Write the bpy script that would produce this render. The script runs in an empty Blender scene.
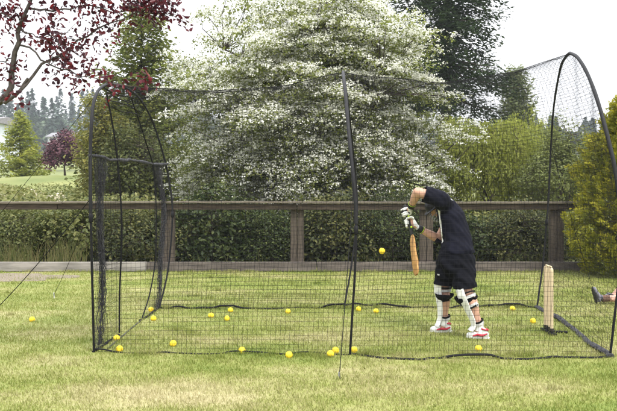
import bpy, bmesh, math, random
import numpy as np
from mathutils import Vector, Matrix

scn = bpy.context.scene
COL = scn.collection
random.seed(7)
RNG = np.random.default_rng(11)
R = math.radians

# ------------------------------------------------------------------ camera
EYE, FOC = 1.6, 718.0            # eye height in m, focal length in photo pixels (617 wide)
cam_d = bpy.data.cameras.new('camera')
cam = bpy.data.objects.new('camera', cam_d); COL.objects.link(cam)
cam.location = (0, 0, EYE); cam.rotation_euler = (R(90), 0, 0)
cam_d.sensor_width = 36; cam_d.lens = 36 * FOC / 617
cam_d.shift_y = -21.5 / 617
cam_d.clip_start = 0.1; cam_d.clip_end = 3000
cam_d.dof.use_dof = True; cam_d.dof.focus_distance = 7.7; cam_d.dof.aperture_fstop = 8
scn.camera = cam

# ------------------------------------------------------------------ sky, sun, exposure
SUN_EL, SUN_AZ = 58, 150         # azimuth clockwise from +Y: behind the camera, to the right
world = bpy.data.worlds.new('World'); scn.world = world
world.use_nodes = True
nt = world.node_tree; nt.nodes.clear()
N = nt.nodes.new
sky = N('ShaderNodeTexSky'); sky.sky_type = 'NISHITA'; sky.sun_disc = False
sky.sun_elevation = R(SUN_EL); sky.sun_rotation = R(SUN_AZ); sky.dust_density = 3
tc = N('ShaderNodeTexCoord'); mp = N('ShaderNodeMapping'); mp.inputs['Scale'].default_value = (1, 1, 3)
nz = N('ShaderNodeTexNoise'); nz.inputs['Scale'].default_value = 2.2; nz.inputs['Detail'].default_value = 6
rp = N('ShaderNodeMapRange'); rp.inputs[1].default_value = .25; rp.inputs[2].default_value = .55
rp.inputs[3].default_value = .86; rp.inputs[4].default_value = .98
mx = N('ShaderNodeMix'); mx.data_type = 'RGBA'
mx.inputs[7].default_value = (13.2, 13.3, 13.6, 1)   # bright thin cloud
bg = N('ShaderNodeBackground'); bg.inputs['Strength'].default_value = 0.08
wo = N('ShaderNodeOutputWorld')
L = nt.links.new
L(tc.outputs['Generated'], mp.inputs['Vector']); L(mp.outputs[0], nz.inputs['Vector'])
L(nz.outputs[0], rp.inputs[0]); L(rp.outputs[0], mx.inputs[0])
sx_ = N('ShaderNodeSeparateXYZ'); L(tc.outputs['Generated'], sx_.inputs[0])      # overcast sky: brighter overhead than at the horizon
gr = N('ShaderNodeMapRange'); gr.inputs[1].default_value = 0; gr.inputs[2].default_value = 1; gr.inputs[3].default_value = .35; gr.inputs[4].default_value = 1.4; L(sx_.outputs['Z'], gr.inputs[0])
ml = N('ShaderNodeVectorMath'); ml.operation = 'SCALE'
L(sky.outputs[0], mx.inputs[6]); L(mx.outputs[2], ml.inputs[0]); L(gr.outputs[0], ml.inputs['Scale']); L(ml.outputs[0], bg.inputs['Color']); L(bg.outputs[0], wo.inputs[0])

sun_d = bpy.data.lights.new('sun', 'SUN'); sun_d.energy = 1.5; sun_d.angle = R(10); sun_d.color = (1, .95, .87)
sun = bpy.data.objects.new('sun', sun_d); COL.objects.link(sun)
az, el = R(SUN_AZ), R(SUN_EL)
sdir = Vector((math.sin(az) * math.cos(el), math.cos(az) * math.cos(el), math.sin(el)))
sun.rotation_euler = sdir.to_track_quat('Z', 'Y').to_euler()
scn.view_settings.view_transform = 'Standard'; scn.view_settings.look = 'None'
scn.view_settings.gamma = 1; scn.view_settings.use_curve_mapping = False
scn.view_settings.exposure = 1.58
scn.cycles.max_bounces = 8; scn.cycles.transparent_max_bounces = 8

# ------------------------------------------------------------------ helpers
def at(px, py, D):               # photo pixel at a distance D -> a point of the place
    return np.array([(px - 308.5) * D / FOC, D, EYE - (py - 184) * D / FOC])

def unit(v):
    v = np.asarray(v, float)
    return v / np.maximum(np.linalg.norm(v, axis=-1, keepdims=True), 1e-9)

def tag(o, label=None, cat=None, group=None, kind=None):
    if label: o['label'] = label
    if cat: o['category'] = cat
    if group: o['group'] = group
    if kind: o['kind'] = kind
    return o

def thing(name, label, cat, loc=(0, 0, 0), group=None):
    o = bpy.data.objects.new(name, None); COL.objects.link(o)
    o.empty_display_size = .2; o.location = [float(c) for c in loc]
    return tag(o, label, cat, group)

def hang(o, parent):
    o.parent = parent
    if parent.type == 'EMPTY':
        o.matrix_parent_inverse = Matrix.Translation(-Vector(parent.location))

def link(name, me, mat, parent=None, origin=None):
    o = bpy.data.objects.new(name, me); COL.objects.link(o)
    if mat is not None:
        me.materials.clear(); me.materials.append(mat)
    if origin is not None and parent is None:
        me.transform(Matrix.Translation(-Vector([float(c) for c in origin])))
        o.location = [float(c) for c in origin]
    if parent is not None: hang(o, parent)
    return o

def np_mesh(name, V, F, smooth=False, attrs=None):
    """V (n,3); F (m,k) with constant k"""
    me = bpy.data.meshes.new(name)
    V = np.ascontiguousarray(V, dtype=np.float32); F = np.ascontiguousarray(F, dtype=np.int32)
    m, k = F.shape
    me.vertices.add(len(V)); me.vertices.foreach_set('co', V.ravel())
    me.loops.add(m * k); me.loops.foreach_set('vertex_index', F.ravel())
    me.polygons.add(m); me.polygons.foreach_set('loop_start', np.arange(0, m * k, k, dtype=np.int32))
    me.update(calc_edges=True)
    if smooth: me.polygons.foreach_set('use_smooth', np.ones(m, dtype=bool))
    for an, vals in (attrs or {}).items():
        a = me.attributes.new(an, 'FLOAT', 'FACE')
        a.data.foreach_set('value', np.ascontiguousarray(vals, dtype=np.float32))
    return me

class MB:                        # collects tubes, boxes, lathes -> one mesh
    def __init__(s): s.v = []; s.f = []; s.n = 0
    def add(s, V, F):
        V = np.asarray(V, float)
        s.v.append(V); s.f += [tuple(int(i) + s.n for i in f) for f in F]; s.n += len(V); return s
    def tube(s, P, r, n=8, cap=True, closed=False, flat=1.0, up=None):
        P = np.asarray(P, float); m = len(P)
        r = np.broadcast_to(np.asarray(r, float), (m,))
        T = np.gradient(P, axis=0) if not closed else np.roll(P, -1, 0) - np.roll(P, 1, 0)
        T = unit(T)
        a = np.array(up if up is not None else ((0, 0, 1) if abs(T[0][2]) < .9 else (0, 1, 0)), float)
        V = []
        for i in range(m):
            u = a - T[i] * a.dot(T[i])
            u = unit(u if np.linalg.norm(u) > 1e-6 else np.cross(T[i], (1, .3, .2)))
            w = np.cross(T[i], u)
            if up is None: a = u
            for k in range(n):
                t = 2 * math.pi * k / n
                V.append(P[i] + r[i] * (math.cos(t) * w + flat * math.sin(t) * u))
        F = []
        for i in range(m if closed else m - 1):
            j = (i + 1) % m
            for k in range(n):
                F.append((i * n + k, i * n + (k + 1) % n, j * n + (k + 1) % n, j * n + k))
        if cap and not closed:
            F.append(tuple(range(n))[::-1]); F.append(tuple((m - 1) * n + k for k in range(n)))
        return s.add(V, F)
    def box(s, c, size, rot=0, bev=0.0):
        bm = bmesh.new(); bmesh.ops.create_cube(bm, size=1)
        M = Matrix.Translation(Vector([float(x) for x in c])) @ Matrix.Rotation(rot, 4, 'Z') @ Matrix.Diagonal((*[float(x) for x in size], 1))
        bmesh.ops.transform(bm, matrix=M, verts=bm.verts)
        if bev: bmesh.ops.bevel(bm, geom=bm.edges[:], offset=bev, segments=2, affect='EDGES')
        bm.verts.index_update()
        s.add([v.co[:] for v in bm.verts], [[v.index for v in f.verts] for f in bm.faces]); bm.free(); return s
    def ball(s, c, r, seg=16, rings=10, scale=(1, 1, 1)):
        bm = bmesh.new(); bmesh.ops.create_uvsphere(bm, u_segments=seg, v_segments=rings, radius=float(r))
        bm.verts.index_update()
        s.add([(c[0] + v.co.x * scale[0], c[1] + v.co.y * scale[1], c[2] + v.co.z * scale[2]) for v in bm.verts],
              [[v.index for v in f.verts] for f in bm.faces]); bm.free(); return s
    def mesh(s, name, smooth=True):
        me = bpy.data.meshes.new(name)
        me.from_pydata(np.concatenate(s.v).tolist(), [], s.f); me.update()
        me.polygons.foreach_set('use_smooth', np.full(len(me.polygons), smooth)); return me
    def build(s, name, mat, parent=None, smooth=True, origin=None):
        me = s.mesh(name, smooth)
        if smooth: 
            try: me.set_sharp_from_angle(angle=R(50))
            except Exception: pass
        return link(name, me, mat, parent, origin)

def capsule(mb, p0, r0, p1, r1, n=14):
    p0 = np.asarray(p0, float); p1 = np.asarray(p1, float); d = unit(p1 - p0)
    P, rr = [], []
    for a in np.linspace(-90, 0, 6)[:-1]:
        P.append(p0 + d * r0 * math.sin(R(a))); rr.append(max(r0 * math.cos(R(a)), .0008))
    for t in np.linspace(0, 1, 6):
        P.append(p0 + (p1 - p0) * t); rr.append(r0 + (r1 - r0) * t)
    for a in np.linspace(0, 90, 6)[1:]:
        P.append(p1 + d * r1 * math.sin(R(a))); rr.append(max(r1 * math.cos(R(a)), .0008))
    T = d; a = np.array((0, 0, 1.) if abs(d[2]) < .9 else (0, 1., 0)); u = unit(a - T * a.dot(T)); w = np.cross(T, u)
    V = [P[i] + rr[i] * (math.cos(t) * w + math.sin(t) * u) for i in range(len(P)) for t in np.arange(n) * 2 * math.pi / n]
    F = [(i * n + k, i * n + (k + 1) % n, (i + 1) * n + (k + 1) % n, (i + 1) * n + k) for i in range(len(P) - 1) for k in range(n)]
    F.append(tuple(range(n))[::-1]); F.append(tuple((len(P) - 1) * n + k for k in range(n)))
    mb.add(V, F)

def chain(mb, pts):              # pts: [(point, radius), ...]
    for (p, r), (q, s) in zip(pts, pts[1:]): capsule(mb, p, r, q, s)

def fuse(mb, name, voxel=.009, smooth=6, cuts=(), wrinkle=0.0, seed=0):
    """voxel-fuses the collected shapes into one continuous surface; cuts = [(point, outward normal)] open it"""
    me = mb.mesh(name)
    o = bpy.data.objects.new(name, me); COL.objects.link(o)
    m = o.modifiers.new('r', 'REMESH'); m.mode = 'VOXEL'; m.voxel_size = voxel
    m = o.modifiers.new('s', 'SMOOTH'); m.factor = .5; m.iterations = smooth
    dg = bpy.context.evaluated_depsgraph_get(); dg.update()
    out = bpy.data.meshes.new_from_object(o.evaluated_get(dg))
    bpy.data.objects.remove(o); bpy.data.meshes.remove(me)
    bm = bmesh.new(); bm.from_mesh(out)
    for p, nrm, rad in cuts:
        p = Vector([float(c) for c in p])
        vs = set(v for v in bm.verts if (v.co - p).length < rad)
        geom = list(vs) + [e for e in bm.edges if e.verts[0] in vs and e.verts[1] in vs] + \
               [f for f in bm.faces if all(v in vs for v in f.verts)]
        bmesh.ops.bisect_plane(bm, geom=geom, plane_co=p, plane_no=Vector([float(c) for c in nrm]), clear_outer=True, dist=1e-5)
    if wrinkle:
        bm.normal_update()
        for v in bm.verts:
            c = v.co
            w = math.sin(c.x * 31 + c.z * 47 + seed) + math.sin(c.y * 39 - c.z * 29 + 1.7 * seed) + .6 * math.sin((c.x + c.y) * 80 + c.z * 60)
            v.co += v.normal * wrinkle * w
    bm.to_mesh(out); bm.free()
    out.polygons.foreach_set('use_smooth', np.ones(len(out.polygons), dtype=bool)); out.name = name
    return out

# ------------------------------------------------------------------ materials
MAT = {}
def mat(name, col, rough=.7, var=0.0, scale=20, metal=0, bump=0, stretch=(1, 1, 1), col2=None, spec=.3, coat=0):
    if name in MAT: return MAT[name]
    m = bpy.data.materials.new(name); m.use_nodes = True; t = m.node_tree; b = t.nodes['Principled BSDF']
    b.inputs['Base Color'].default_value = (*col, 1); b.inputs['Roughness'].default_value = rough
    b.inputs['Metallic'].default_value = metal; b.inputs['Specular IOR Level'].default_value = spec
    if coat: b.inputs['Coat Weight'].default_value = coat
    if var or bump or col2:
        tc = t.nodes.new('ShaderNodeTexCoord'); mp = t.nodes.new('ShaderNodeMapping')
        mp.inputs['Scale'].default_value = stretch
        nz = t.nodes.new('ShaderNodeTexNoise'); nz.inputs['Scale'].default_value = scale; nz.inputs['Detail'].default_value = 5
        t.links.new(tc.outputs['Object'], mp.inputs[0]); t.links.new(mp.outputs[0], nz.inputs['Vector'])
        c2 = col2 or tuple(min(1, c * (1 + var)) for c in col)
        c1 = col if col2 else tuple(c * (1 - var) for c in col)
        rp = t.nodes.new('ShaderNodeValToRGB')
        rp.color_ramp.elements[0].position = .32; rp.color_ramp.elements[0].color = (*c1, 1)
        rp.color_ramp.elements[1].position = .68; rp.color_ramp.elements[1].color = (*c2, 1)
        t.links.new(nz.outputs[0], rp.inputs[0]); t.links.new(rp.outputs[0], b.inputs['Base Color'])
        if bump:
            bp = t.nodes.new('ShaderNodeBump'); bp.inputs['Strength'].default_value = bump; bp.inputs['Distance'].default_value = .01
            t.links.new(nz.outputs[0], bp.inputs['Height']); t.links.new(bp.outputs[0], b.inputs['Normal'])
    MAT[name] = m; return m

def leafmat(name, cols, trans=.35, rough=.55, spec=.3):
    """colour of each leaf picked by the per-leaf number 'rnd'"""
    m = bpy.data.materials.new(name); m.use_nodes = True; t = m.node_tree; b = t.nodes['Principled BSDF']
    a = t.nodes.new('ShaderNodeAttribute'); a.attribute_name = 'rnd'
    rp = t.nodes.new('ShaderNodeValToRGB'); e = rp.color_ramp.elements
    for i, c in enumerate(cols):
        p = i / (len(cols) - 1)
        if i == 0: e[0].position = 0; el = e[0]
        elif i == len(cols) - 1: e[-1].position = 1; el = e[-1]
        else: el = e.new(p)
        el.color = (*c, 1)
    t.links.new(a.outputs['Fac'], rp.inputs[0]); t.links.new(rp.outputs[0], b.inputs['Base Color'])
    b.inputs['Roughness'].default_value = rough; b.inputs['Specular IOR Level'].default_value = spec
    tr = t.nodes.new('ShaderNodeBsdfTranslucent'); t.links.new(rp.outputs[0], tr.inputs['Color'])
    mi = t.nodes.new('ShaderNodeMixShader'); mi.inputs[0].default_value = trans
    t.links.new(b.outputs[0], mi.inputs[1]); t.links.new(tr.outputs[0], mi.inputs[2])
    t.links.new(mi.outputs[0], t.nodes['Material Output'].inputs['Surface'])
    return m

BLACK = mat('black_fibreglass', (.01, .01, .012), .6, spec=.15)
SLEEVE = mat('grey_black_sleeve', (.016, .016, .018), .6, .25, 60, spec=.15)
TWINE = mat('black_twine', (.012, .012, .014), .9, spec=.08)
HEM = mat('black_webbing', (.01, .01, .011), .85, spec=.1)
BARK = mat('grey_brown_bark', (.09, .07, .055), .9, .45, 14, bump=.5, stretch=(1, 1, .25))
DBARK = mat('dark_bark', (.045, .035, .028), .9, .4, 14, bump=.5, stretch=(1, 1, .25))

# ------------------------------------------------------------------ ground
def ground_h(x, y):
    x = np.asarray(x, float); y = np.asarray(y, float)
    t = np.clip((y - 14.5) / 30, 0, 1); s = t * t * (3 - 2 * t)
    h = 1.75 * s * (1 - .25 * np.clip((x + 4) / 14, 0, 1))
    h = h + .45 * np.exp(-((x + 14.3) / 4.5) ** 2 - ((y - 39) / 7) ** 2)
    h = h + 3.0 * np.clip((y - 50) / 90, 0, 1) ** 2 + 22 * np.clip((y - 130) / 260, 0, 1.15) ** 1.4
    return h

ys = np.concatenate([np.linspace(-60, 14, 20), np.linspace(14.5, 60, 60), np.linspace(62, 300, 60), np.linspace(310, 430, 12)])
xs = np.concatenate([-np.geomspace(420, 22, 30), np.linspace(-20, 20, 50), np.geomspace(22, 420, 30)])
XX, YY = np.meshgrid(xs, ys); ZZ = ground_h(XX, YY) - .012
V = np.stack([XX, YY, ZZ], -1).reshape(-1, 3)
nx = len(xs); ii, jj = np.meshgrid(np.arange(len(ys) - 1), np.arange(nx - 1), indexing='ij')
q = (ii * nx + jj).ravel(); F = np.stack([q, q + 1, q + nx + 1, q + nx], 1)
FIELD = mat('rough_pasture', (.09, .115, .03), .95, col2=(.17, .18, .06), scale=.35)
tag(link('ground', np_mesh('ground', V, F, True), FIELD), kind='structure')

def lawn_material(name, blades):
    """mown turf: greens with drier straw-coloured patches of their own shape"""
    m = bpy.data.materials.new(name); m.use_nodes = True; t = m.node_tree; b = t.nodes['Principled BSDF']; Lk = t.links.new
    geo = t.nodes.new('ShaderNodeNewGeometry')
    mp = t.nodes.new('ShaderNodeMapping'); mp.inputs['Scale'].default_value = (.55, 1.1, 0); Lk(geo.outputs['Position'], mp.inputs[0])
    n1 = t.nodes.new('ShaderNodeTexNoise'); n1.inputs['Scale'].default_value = 1.15; n1.inputs['Detail'].default_value = 7; n1.inputs['Roughness'].default_value = .72
    Lk(mp.outputs[0], n1.inputs['Vector'])
    # the most worn area lies in the foreground, left of the middle
    def worn(cx, cy, sx, sy, amp):
        mm = t.nodes.new('ShaderNodeMapping'); mm.vector_type = 'POINT'
        mm.inputs['Location'].default_value = (-cx / sx, -cy / sy, 0); mm.inputs['Scale'].default_value = (1 / sx, 1 / sy, 0)
        Lk(geo.outputs['Position'], mm.inputs[0])
        ln = t.nodes.new('ShaderNodeVectorMath'); ln.operation = 'LENGTH'; Lk(mm.outputs[0], ln.inputs[0])
        mr = t.nodes.new('ShaderNodeMapRange'); mr.inputs[1].default_value = 1; mr.inputs[2].default_value = 0
        mr.inputs[3].default_value = 0; mr.inputs[4].default_value = amp; mr.interpolation_type = 'SMOOTHSTEP'
        Lk(ln.outputs['Value'], mr.inputs[0]); return mr.outputs[0]
    add = n1.outputs[0]
    for args in ((-1.4, 5.5, 1.9, .75, .2), (1.2, 5.7, 2.0, .5, .12), (0.3, 7.6, 1.6, .6, .09), (3.2, 7.2, .8, .7, .1), (-4.5, 8.5, 2.0, 1.0, .05), (2.6, 11.0, 2.2, 1.0, -.1), (-1, 11.5, 3, 1.6, -.05)):
        ad = t.nodes.new('ShaderNodeMath'); Lk(add, ad.inputs[0]); Lk(worn(*args), ad.inputs[1]); add = ad.outputs[0]
    rp = t.nodes.new('ShaderNodeValToRGB'); e = rp.color_ramp.elements
    k = 1.0 if blades else .8
    stops = ((.3, (.12, .165, .025)), (.43, (.18, .212, .042)), (.53, (.235, .248, .072)), (.66, (.31, .29, .13)), (.85, (.4, .355, .2)))
    e[0].position = stops[0][0]; e[0].color = (*[c * k for c in stops[0][1]], 1)
    e[1].position = stops[-1][0]; e[1].color = (*[c * k for c in stops[-1][1]], 1)
    for p, c in stops[1:-1]:
        x = e.new(p); x.color = (*[v * k for v in c], 1)
    last = add
    if blades:
        a = t.nodes.new('ShaderNodeAttribute'); a.attribute_name = 'rnd'
        ma = t.nodes.new('ShaderNodeMath'); ma.operation = 'MULTIPLY_ADD'; ma.inputs[1].default_value = .24; ma.inputs[2].default_value = -.12
        Lk(a.outputs['Fac'], ma.inputs[0]); ad = t.nodes.new('ShaderNodeMath'); Lk(add, ad.inputs[0]); Lk(ma.outputs[0], ad.inputs[1]); last = ad.outputs[0]
    else:
        n2 = t.nodes.new('ShaderNodeTexNoise'); n2.inputs['Scale'].default_value = 55; n2.inputs['Detail'].default_value = 4
        Lk(geo.outputs['Position'], n2.inputs['Vector'])
        ma = t.nodes.new('ShaderNodeMath'); ma.operation = 'MULTIPLY_ADD'; ma.inputs[1].default_value = .5; ma.inputs[2].default_value = -.25
        Lk(n2.outputs[0], ma.inputs[0]); ad = t.nodes.new('ShaderNodeMath'); Lk(add, ad.inputs[0]); Lk(ma.outputs[0], ad.inputs[1]); last = ad.outputs[0]
    Lk(last, rp.inputs[0]); Lk(rp.outputs[0], b.inputs['Base Color'])
    b.inputs['Roughness'].default_value = .7; b.inputs['Specular IOR Level'].default_value = .25
    if blades:
        tr = t.nodes.new('ShaderNodeBsdfTranslucent'); Lk(rp.outputs[0], tr.inputs['Color'])
        mi = t.nodes.new('ShaderNodeMixShader'); mi.inputs[0].default_value = .35
        Lk(b.outputs[0], mi.inputs[1]); Lk(tr.outputs[0], mi.inputs[2]); Lk(mi.outputs[0], t.nodes['Material Output'].inputs['Surface'])
    return m

FY = 13.2                        # distance of the fence line
V = np.array([(-14, -8, 0), (12, -8, 0), (12, FY + .5, 0), (-14, FY + .5, 0)], float)
tag(link('lawn', np_mesh('lawn', V, np.array([[0, 1, 2, 3]])), lawn_material('lawn_turf', False)), kind='structure')

# bare soil by the plinth on the left
def soil_edge(a):
    return 1 + .16 * math.sin(3 * a + 1) + .1 * math.sin(7 * a) + .06 * math.sin(13 * a + 2)
SOIL_C, SOIL_R = np.array((-5.55, 12.25)), np.array((1.35, .72))
sp = [(SOIL_C[0], SOIL_C[1], .004)] + [(SOIL_C[0] + SOIL_R[0] * soil_edge(a) * math.cos(a), SOIL_C[1] + SOIL_R[1] * soil_edge(a) * math.sin(a), .004) for a in np.linspace(0, 2 * math.pi, 60, endpoint=False)]
me = bpy.data.meshes.new('soil_patch'); me.from_pydata(sp, [], [(0, i, i % 60 + 1) for i in range(1, 61)])
tag(link('soil_patch', me, mat('dry_soil', (.11, .09, .065), .95, col2=(.21, .18, .135), scale=28, bump=.25)), kind='structure')

def in_soil(x, y, s=1.0):
    a = np.arctan2((y - SOIL_C[1]) / SOIL_R[1], (x - SOIL_C[0]) / SOIL_R[0])
    e = 1 + .16 * np.sin(3 * a + 1) + .1 * np.sin(7 * a) + .06 * np.sin(13 * a + 2)
    return np.hypot((x - SOIL_C[0]) / SOIL_R[0], (y - SOIL_C[1]) / SOIL_R[1]) < e * s

def blades(bands, hmin, hmax):
    B = []
    for y0, y1, dens in bands:
        w = y1 * .44 + 1.2
        n = int((y1 - y0) * 2 * w * dens)
        x = RNG.uniform(-w, w, n); y = RNG.uniform(y0, y1, n); B.append(np.stack([x, y], 1))
    B = np.concatenate(B); x, y = B.T
    keep = ~in_soil(x, y, 1.0) | (RNG.random(len(x)) < .22)
    B = B[keep]; x, y = B.T; n = len(B)
    tuft = .5 + .5 * np.sin(x * 7.3 + 2 * np.sin(y * 5.1)) * np.sin(y * 8.7 + 1.5 * np.sin(x * 4.3))
    h = (hmin + (hmax - hmin) * RNG.random(n)) * (.65 + .6 * tuft)
    # uncut tufts here and there, along the plinth and beside the hems
    k = 260; cx, cy = RNG.uniform(-6, 6, k), 4.6 + RNG.random(k) ** 1.2 * 8.4; cy[:70] = FY - .1 - RNG.random(70) * .12; cx[:70] = RNG.uniform(-7, 5.6, 70)
    cx[70:130] = RNG.uniform(-2.1, 2.9, 60); cy[70:130] = np.where(np.arange(60) % 2, 6.72, 9.27) + RNG.normal(size=60) * .05
    j = np.repeat(np.arange(k), 60); sp_ = RNG.uniform(.02, .07, k)[j]
    tx, ty = cx[j] + RNG.normal(size=len(j)) * sp_ * 1.4, cy[j] + RNG.normal(size=len(j)) * sp_
    x, y = np.r_[x, tx], np.r_[y, np.minimum(ty, FY - .03)]; B = np.stack([x, y], 1); h = np.r_[h, RNG.uniform(.02, .062, len(j)) * RNG.uniform(.7, 1.1, k)[j]]; n = len(x)
    ang = RNG.uniform(0, 2 * np.pi, n); lean = RNG.uniform(.1, 1.0, n) * h
    d = np.stack([np.cos(ang), np.sin(ang)], 1); side = np.stack([-np.sin(ang + .6), np.cos(ang + .6)], 1)
    wd = RNG.uniform(.0018, .0035, n) * (1 + .05 * (y - 5))
    base = np.concatenate([B, np.zeros((n, 1)) - .002], 1)
    tip = base.copy(); tip[:, :2] += d * lean[:, None]; tip[:, 2] = h
    s3 = np.concatenate([side * wd[:, None], np.zeros((n, 1))], 1)
    V = np.stack([base - s3, base + s3, tip + s3 * .35, tip - s3 * .35], 1).reshape(-1, 3)
    F = np.arange(4 * n).reshape(n, 4)
    return np_mesh('grass', V, F, attrs={'rnd': RNG.random(n)})
tag(link('grass', blades([(4.3, 6, 5200), (6, 8, 3600), (8, 10.5, 2300), (10.5, FY - .05, 1500)], .012, .032), lawn_material('grass_blades', True)),
    'short mown grass with dry straw coloured patches', 'grass', kind='stuff')

# ------------------------------------------------------------------ timber fence
WOOD = mat('weathered_timber', (.03, .022, .016), .85, col2=(.085, .064, .048), scale=18, stretch=(.25, 3, 3), bump=.4)
WOODV = mat('weathered_post', (.034, .027, .021), .85, col2=(.09, .072, .056), scale=18, stretch=(3, 3, .2), bump=.4)
PLINTH = mat('grey_sleeper', (.14, .13, .115), .9, col2=(.27, .25, .225), scale=6, stretch=(.4, 2, 2), bump=.4)
fence = thing('timber_fence', 'long low weathered timber fence with wide posts and a grey plinth behind the lawn', 'fence', (0, FY, 0))
CAPM = mat('pale_cap', (.1, .085, .065), .85, col2=(.16, .135, .105), scale=14, stretch=(.3, 3, 3))
jx = [-9.0, -6.65, -4.6, -2.6, -.21, 2.18, 4.59, 5.6]
for a_, b_ in zip(jx, jx[1:]):
    m = MB(); m.box(((a_ + b_) / 2, FY - .02 + random.uniform(-.004, .004), 1.185 + random.uniform(-.006, .006)), (b_ - a_ - .006, .05, .105), rot=random.uniform(-.002, .002), bev=.005); m.build('rail', WOOD, fence)
    m = MB(); m.box(((a_ + b_) / 2 + .1, FY + random.uniform(-.006, .006), 1.262 + random.uniform(-.004, .004)), (b_ - a_ - .008, .2, .034), rot=random.uniform(-.003, .003), bev=.005); m.build('cap_board', CAPM, fence)
x0 = -9.0
DPL = mat('dark_sleeper', (.055, .047, .04), .9, col2=(.13, .11, .095), scale=6, stretch=(.4, 2, 2), bump=.4)
for ln, pm in ((3.1, PLINTH), (2.95, PLINTH), (3.1, DPL), (2.4, DPL), (2.8, DPL)):
    m = MB(); m.box((x0 + ln / 2, FY - .04 + random.uniform(-.015, .015), .085), (ln - .012, .13, .17), rot=random.uniform(-.004, .004), bev=.01); x0 += ln
    m.build('plinth_board', pm, fence)
post0 = None
for px in (167, 297, 427, 558, -55):
    x = (px - 308.5) * FY / FOC
    if post0 is None:
        m = MB(); m.box((-.062, .045, .6), (.118, .12, 1.2), bev=.006); m.box((.064, .04, .6), (.118, .13, 1.2), bev=.006)
        post0 = o = link('post', m.mesh('post', False), WOODV); hang(o, fence)
    else:
        o = post0.copy(); COL.objects.link(o)
    o.location = (x, FY + .065, 0)

# ------------------------------------------------------------------ foliage tools
def leaf_quads(C, U, Nn, Ln, W, fold=.18):
    n = len(C); U = unit(U); S = unit(np.cross(Nn, U)); Nn = np.cross(U, S)
    Ln = np.broadcast_to(Ln, (n,))[:, None]; W = np.broadcast_to(W, (n,))[:, None]
    a = C - U * Ln * .5; b = C + S * W * .5 - U * Ln * .06 + Nn * W * fold
    c = C + U * Ln * .5; d = C - S * W * .5 - U * Ln * .06 + Nn * W * fold
    return np.stack([a, b, c, d], 1).reshape(-1, 3), np.arange(4 * n).reshape(n, 4)

def leaf_ovals(C, U, Nn, Ln, W, fold=.2, curl=.16):
    n = len(C); U = unit(U); S = unit(np.cross(Nn, U)); Nn = np.cross(U, S)
    Ln = np.broadcast_to(Ln, (n,))[:, None]; W = np.broadcast_to(W, (n,))[:, None]
    a = C - U * Ln * .5; e = C + U * Ln * .5 - Nn * Ln * curl
    q = lambda f, s: C + U * Ln * f + S * W * .5 * s + Nn * W * fold * abs(s)
    V = np.stack([a, q(-.2, 1), q(.2, .85), e, q(.2, -.85), q(-.2, -1)], 1).reshape(-1, 3); b = np.arange(n)[:, None] * 6
    return V, np.stack([b + (0, 1, 2, 3), b + (0, 3, 4, 5)], 1).reshape(-1, 4)

def leaf_object(name, C, U, Nn, Ln, W, m, parent=None, rnd=None, origin=None, kind=None, oval=False):
    if oval:
        V, F = leaf_ovals(C, U, Nn, Ln, W)
        return link(name, np_mesh(name, V, F, attrs={'rnd': np.repeat(RNG.random(len(C)) if rnd is None else np.clip(rnd, 0, 1), 2)}), m, parent, origin)
    V, F = leaf_quads(C, U, Nn, Ln, W)
    o = link(name, np_mesh(name, V, F, attrs={'rnd': RNG.random(len(C)) if rnd is None else np.clip(rnd, 0, 1)}), m, parent, origin)
    return o

def rdir(n, flat=1.0):
    v = RNG.normal(size=(n, 3)); v[:, 2] *= flat; return unit(v)

def lumps(D, k=5, amp=.2, seed=0):
    g = np.random.default_rng(seed); out = np.ones(len(D))
    for _ in range(k):
        f = g.normal(size=3) * 3.0; out += amp / math.sqrt(k) * np.sin(D @ f + g.uniform(0, 6.28)) * 1.4
    return out

def limbs(m, root, trunk_top, tips, n_limb, r0, seed=0, rt=.012):
    """trunk, limbs and twigs reaching every tip"""
    g = np.random.default_rng(seed); root = np.array(root, float); top = np.array(trunk_top, float)
    k = 7; t = np.linspace(0, 1, k)[:, None]
    P = root + (top - root) * t; P[1:-1, :2] += g.normal(size=(k - 2, 2)) * np.linalg.norm(top - root) * .02
    m.tube(P, np.linspace(r0, r0 * .35, k) * np.r_[1.35, np.ones(k - 1)], 9)
    ids = g.choice(len(tips), min(n_limb, len(tips)), replace=False); heads = tips[ids]
    cents = []
    for h in heads:
        s = g.uniform(.25, .95); a = root + (top - root) * s
        b = a + (h - a) * .88; mid = (a + b) / 2 + np.array((0, 0, .08 * np.linalg.norm(b - a))) + g.normal(size=3) * .06 * np.linalg.norm(b - a)
        q = np.linspace(0, 1, 7)[:, None]
        C = (1 - q) ** 2 * a + 2 * q * (1 - q) * mid + q ** 2 * b
        m.tube(C, np.linspace(r0 * .36 * (1 - .5 * s), rt, 7), 6); cents.append(C)
    A = np.concatenate(cents)
    for h in tips:
        d = np.linalg.norm(A - h, axis=1) + np.where(A[:, 2] > h[2] + .3, .5, 0)
        a = A[np.argmin(d)]; mid = (a + h) / 2 + g.normal(size=3) * .08 * np.linalg.norm(h - a)
        m.tube([a, mid, h], [rt * .8, rt * .55, rt * .3], 4, cap=False)

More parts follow.
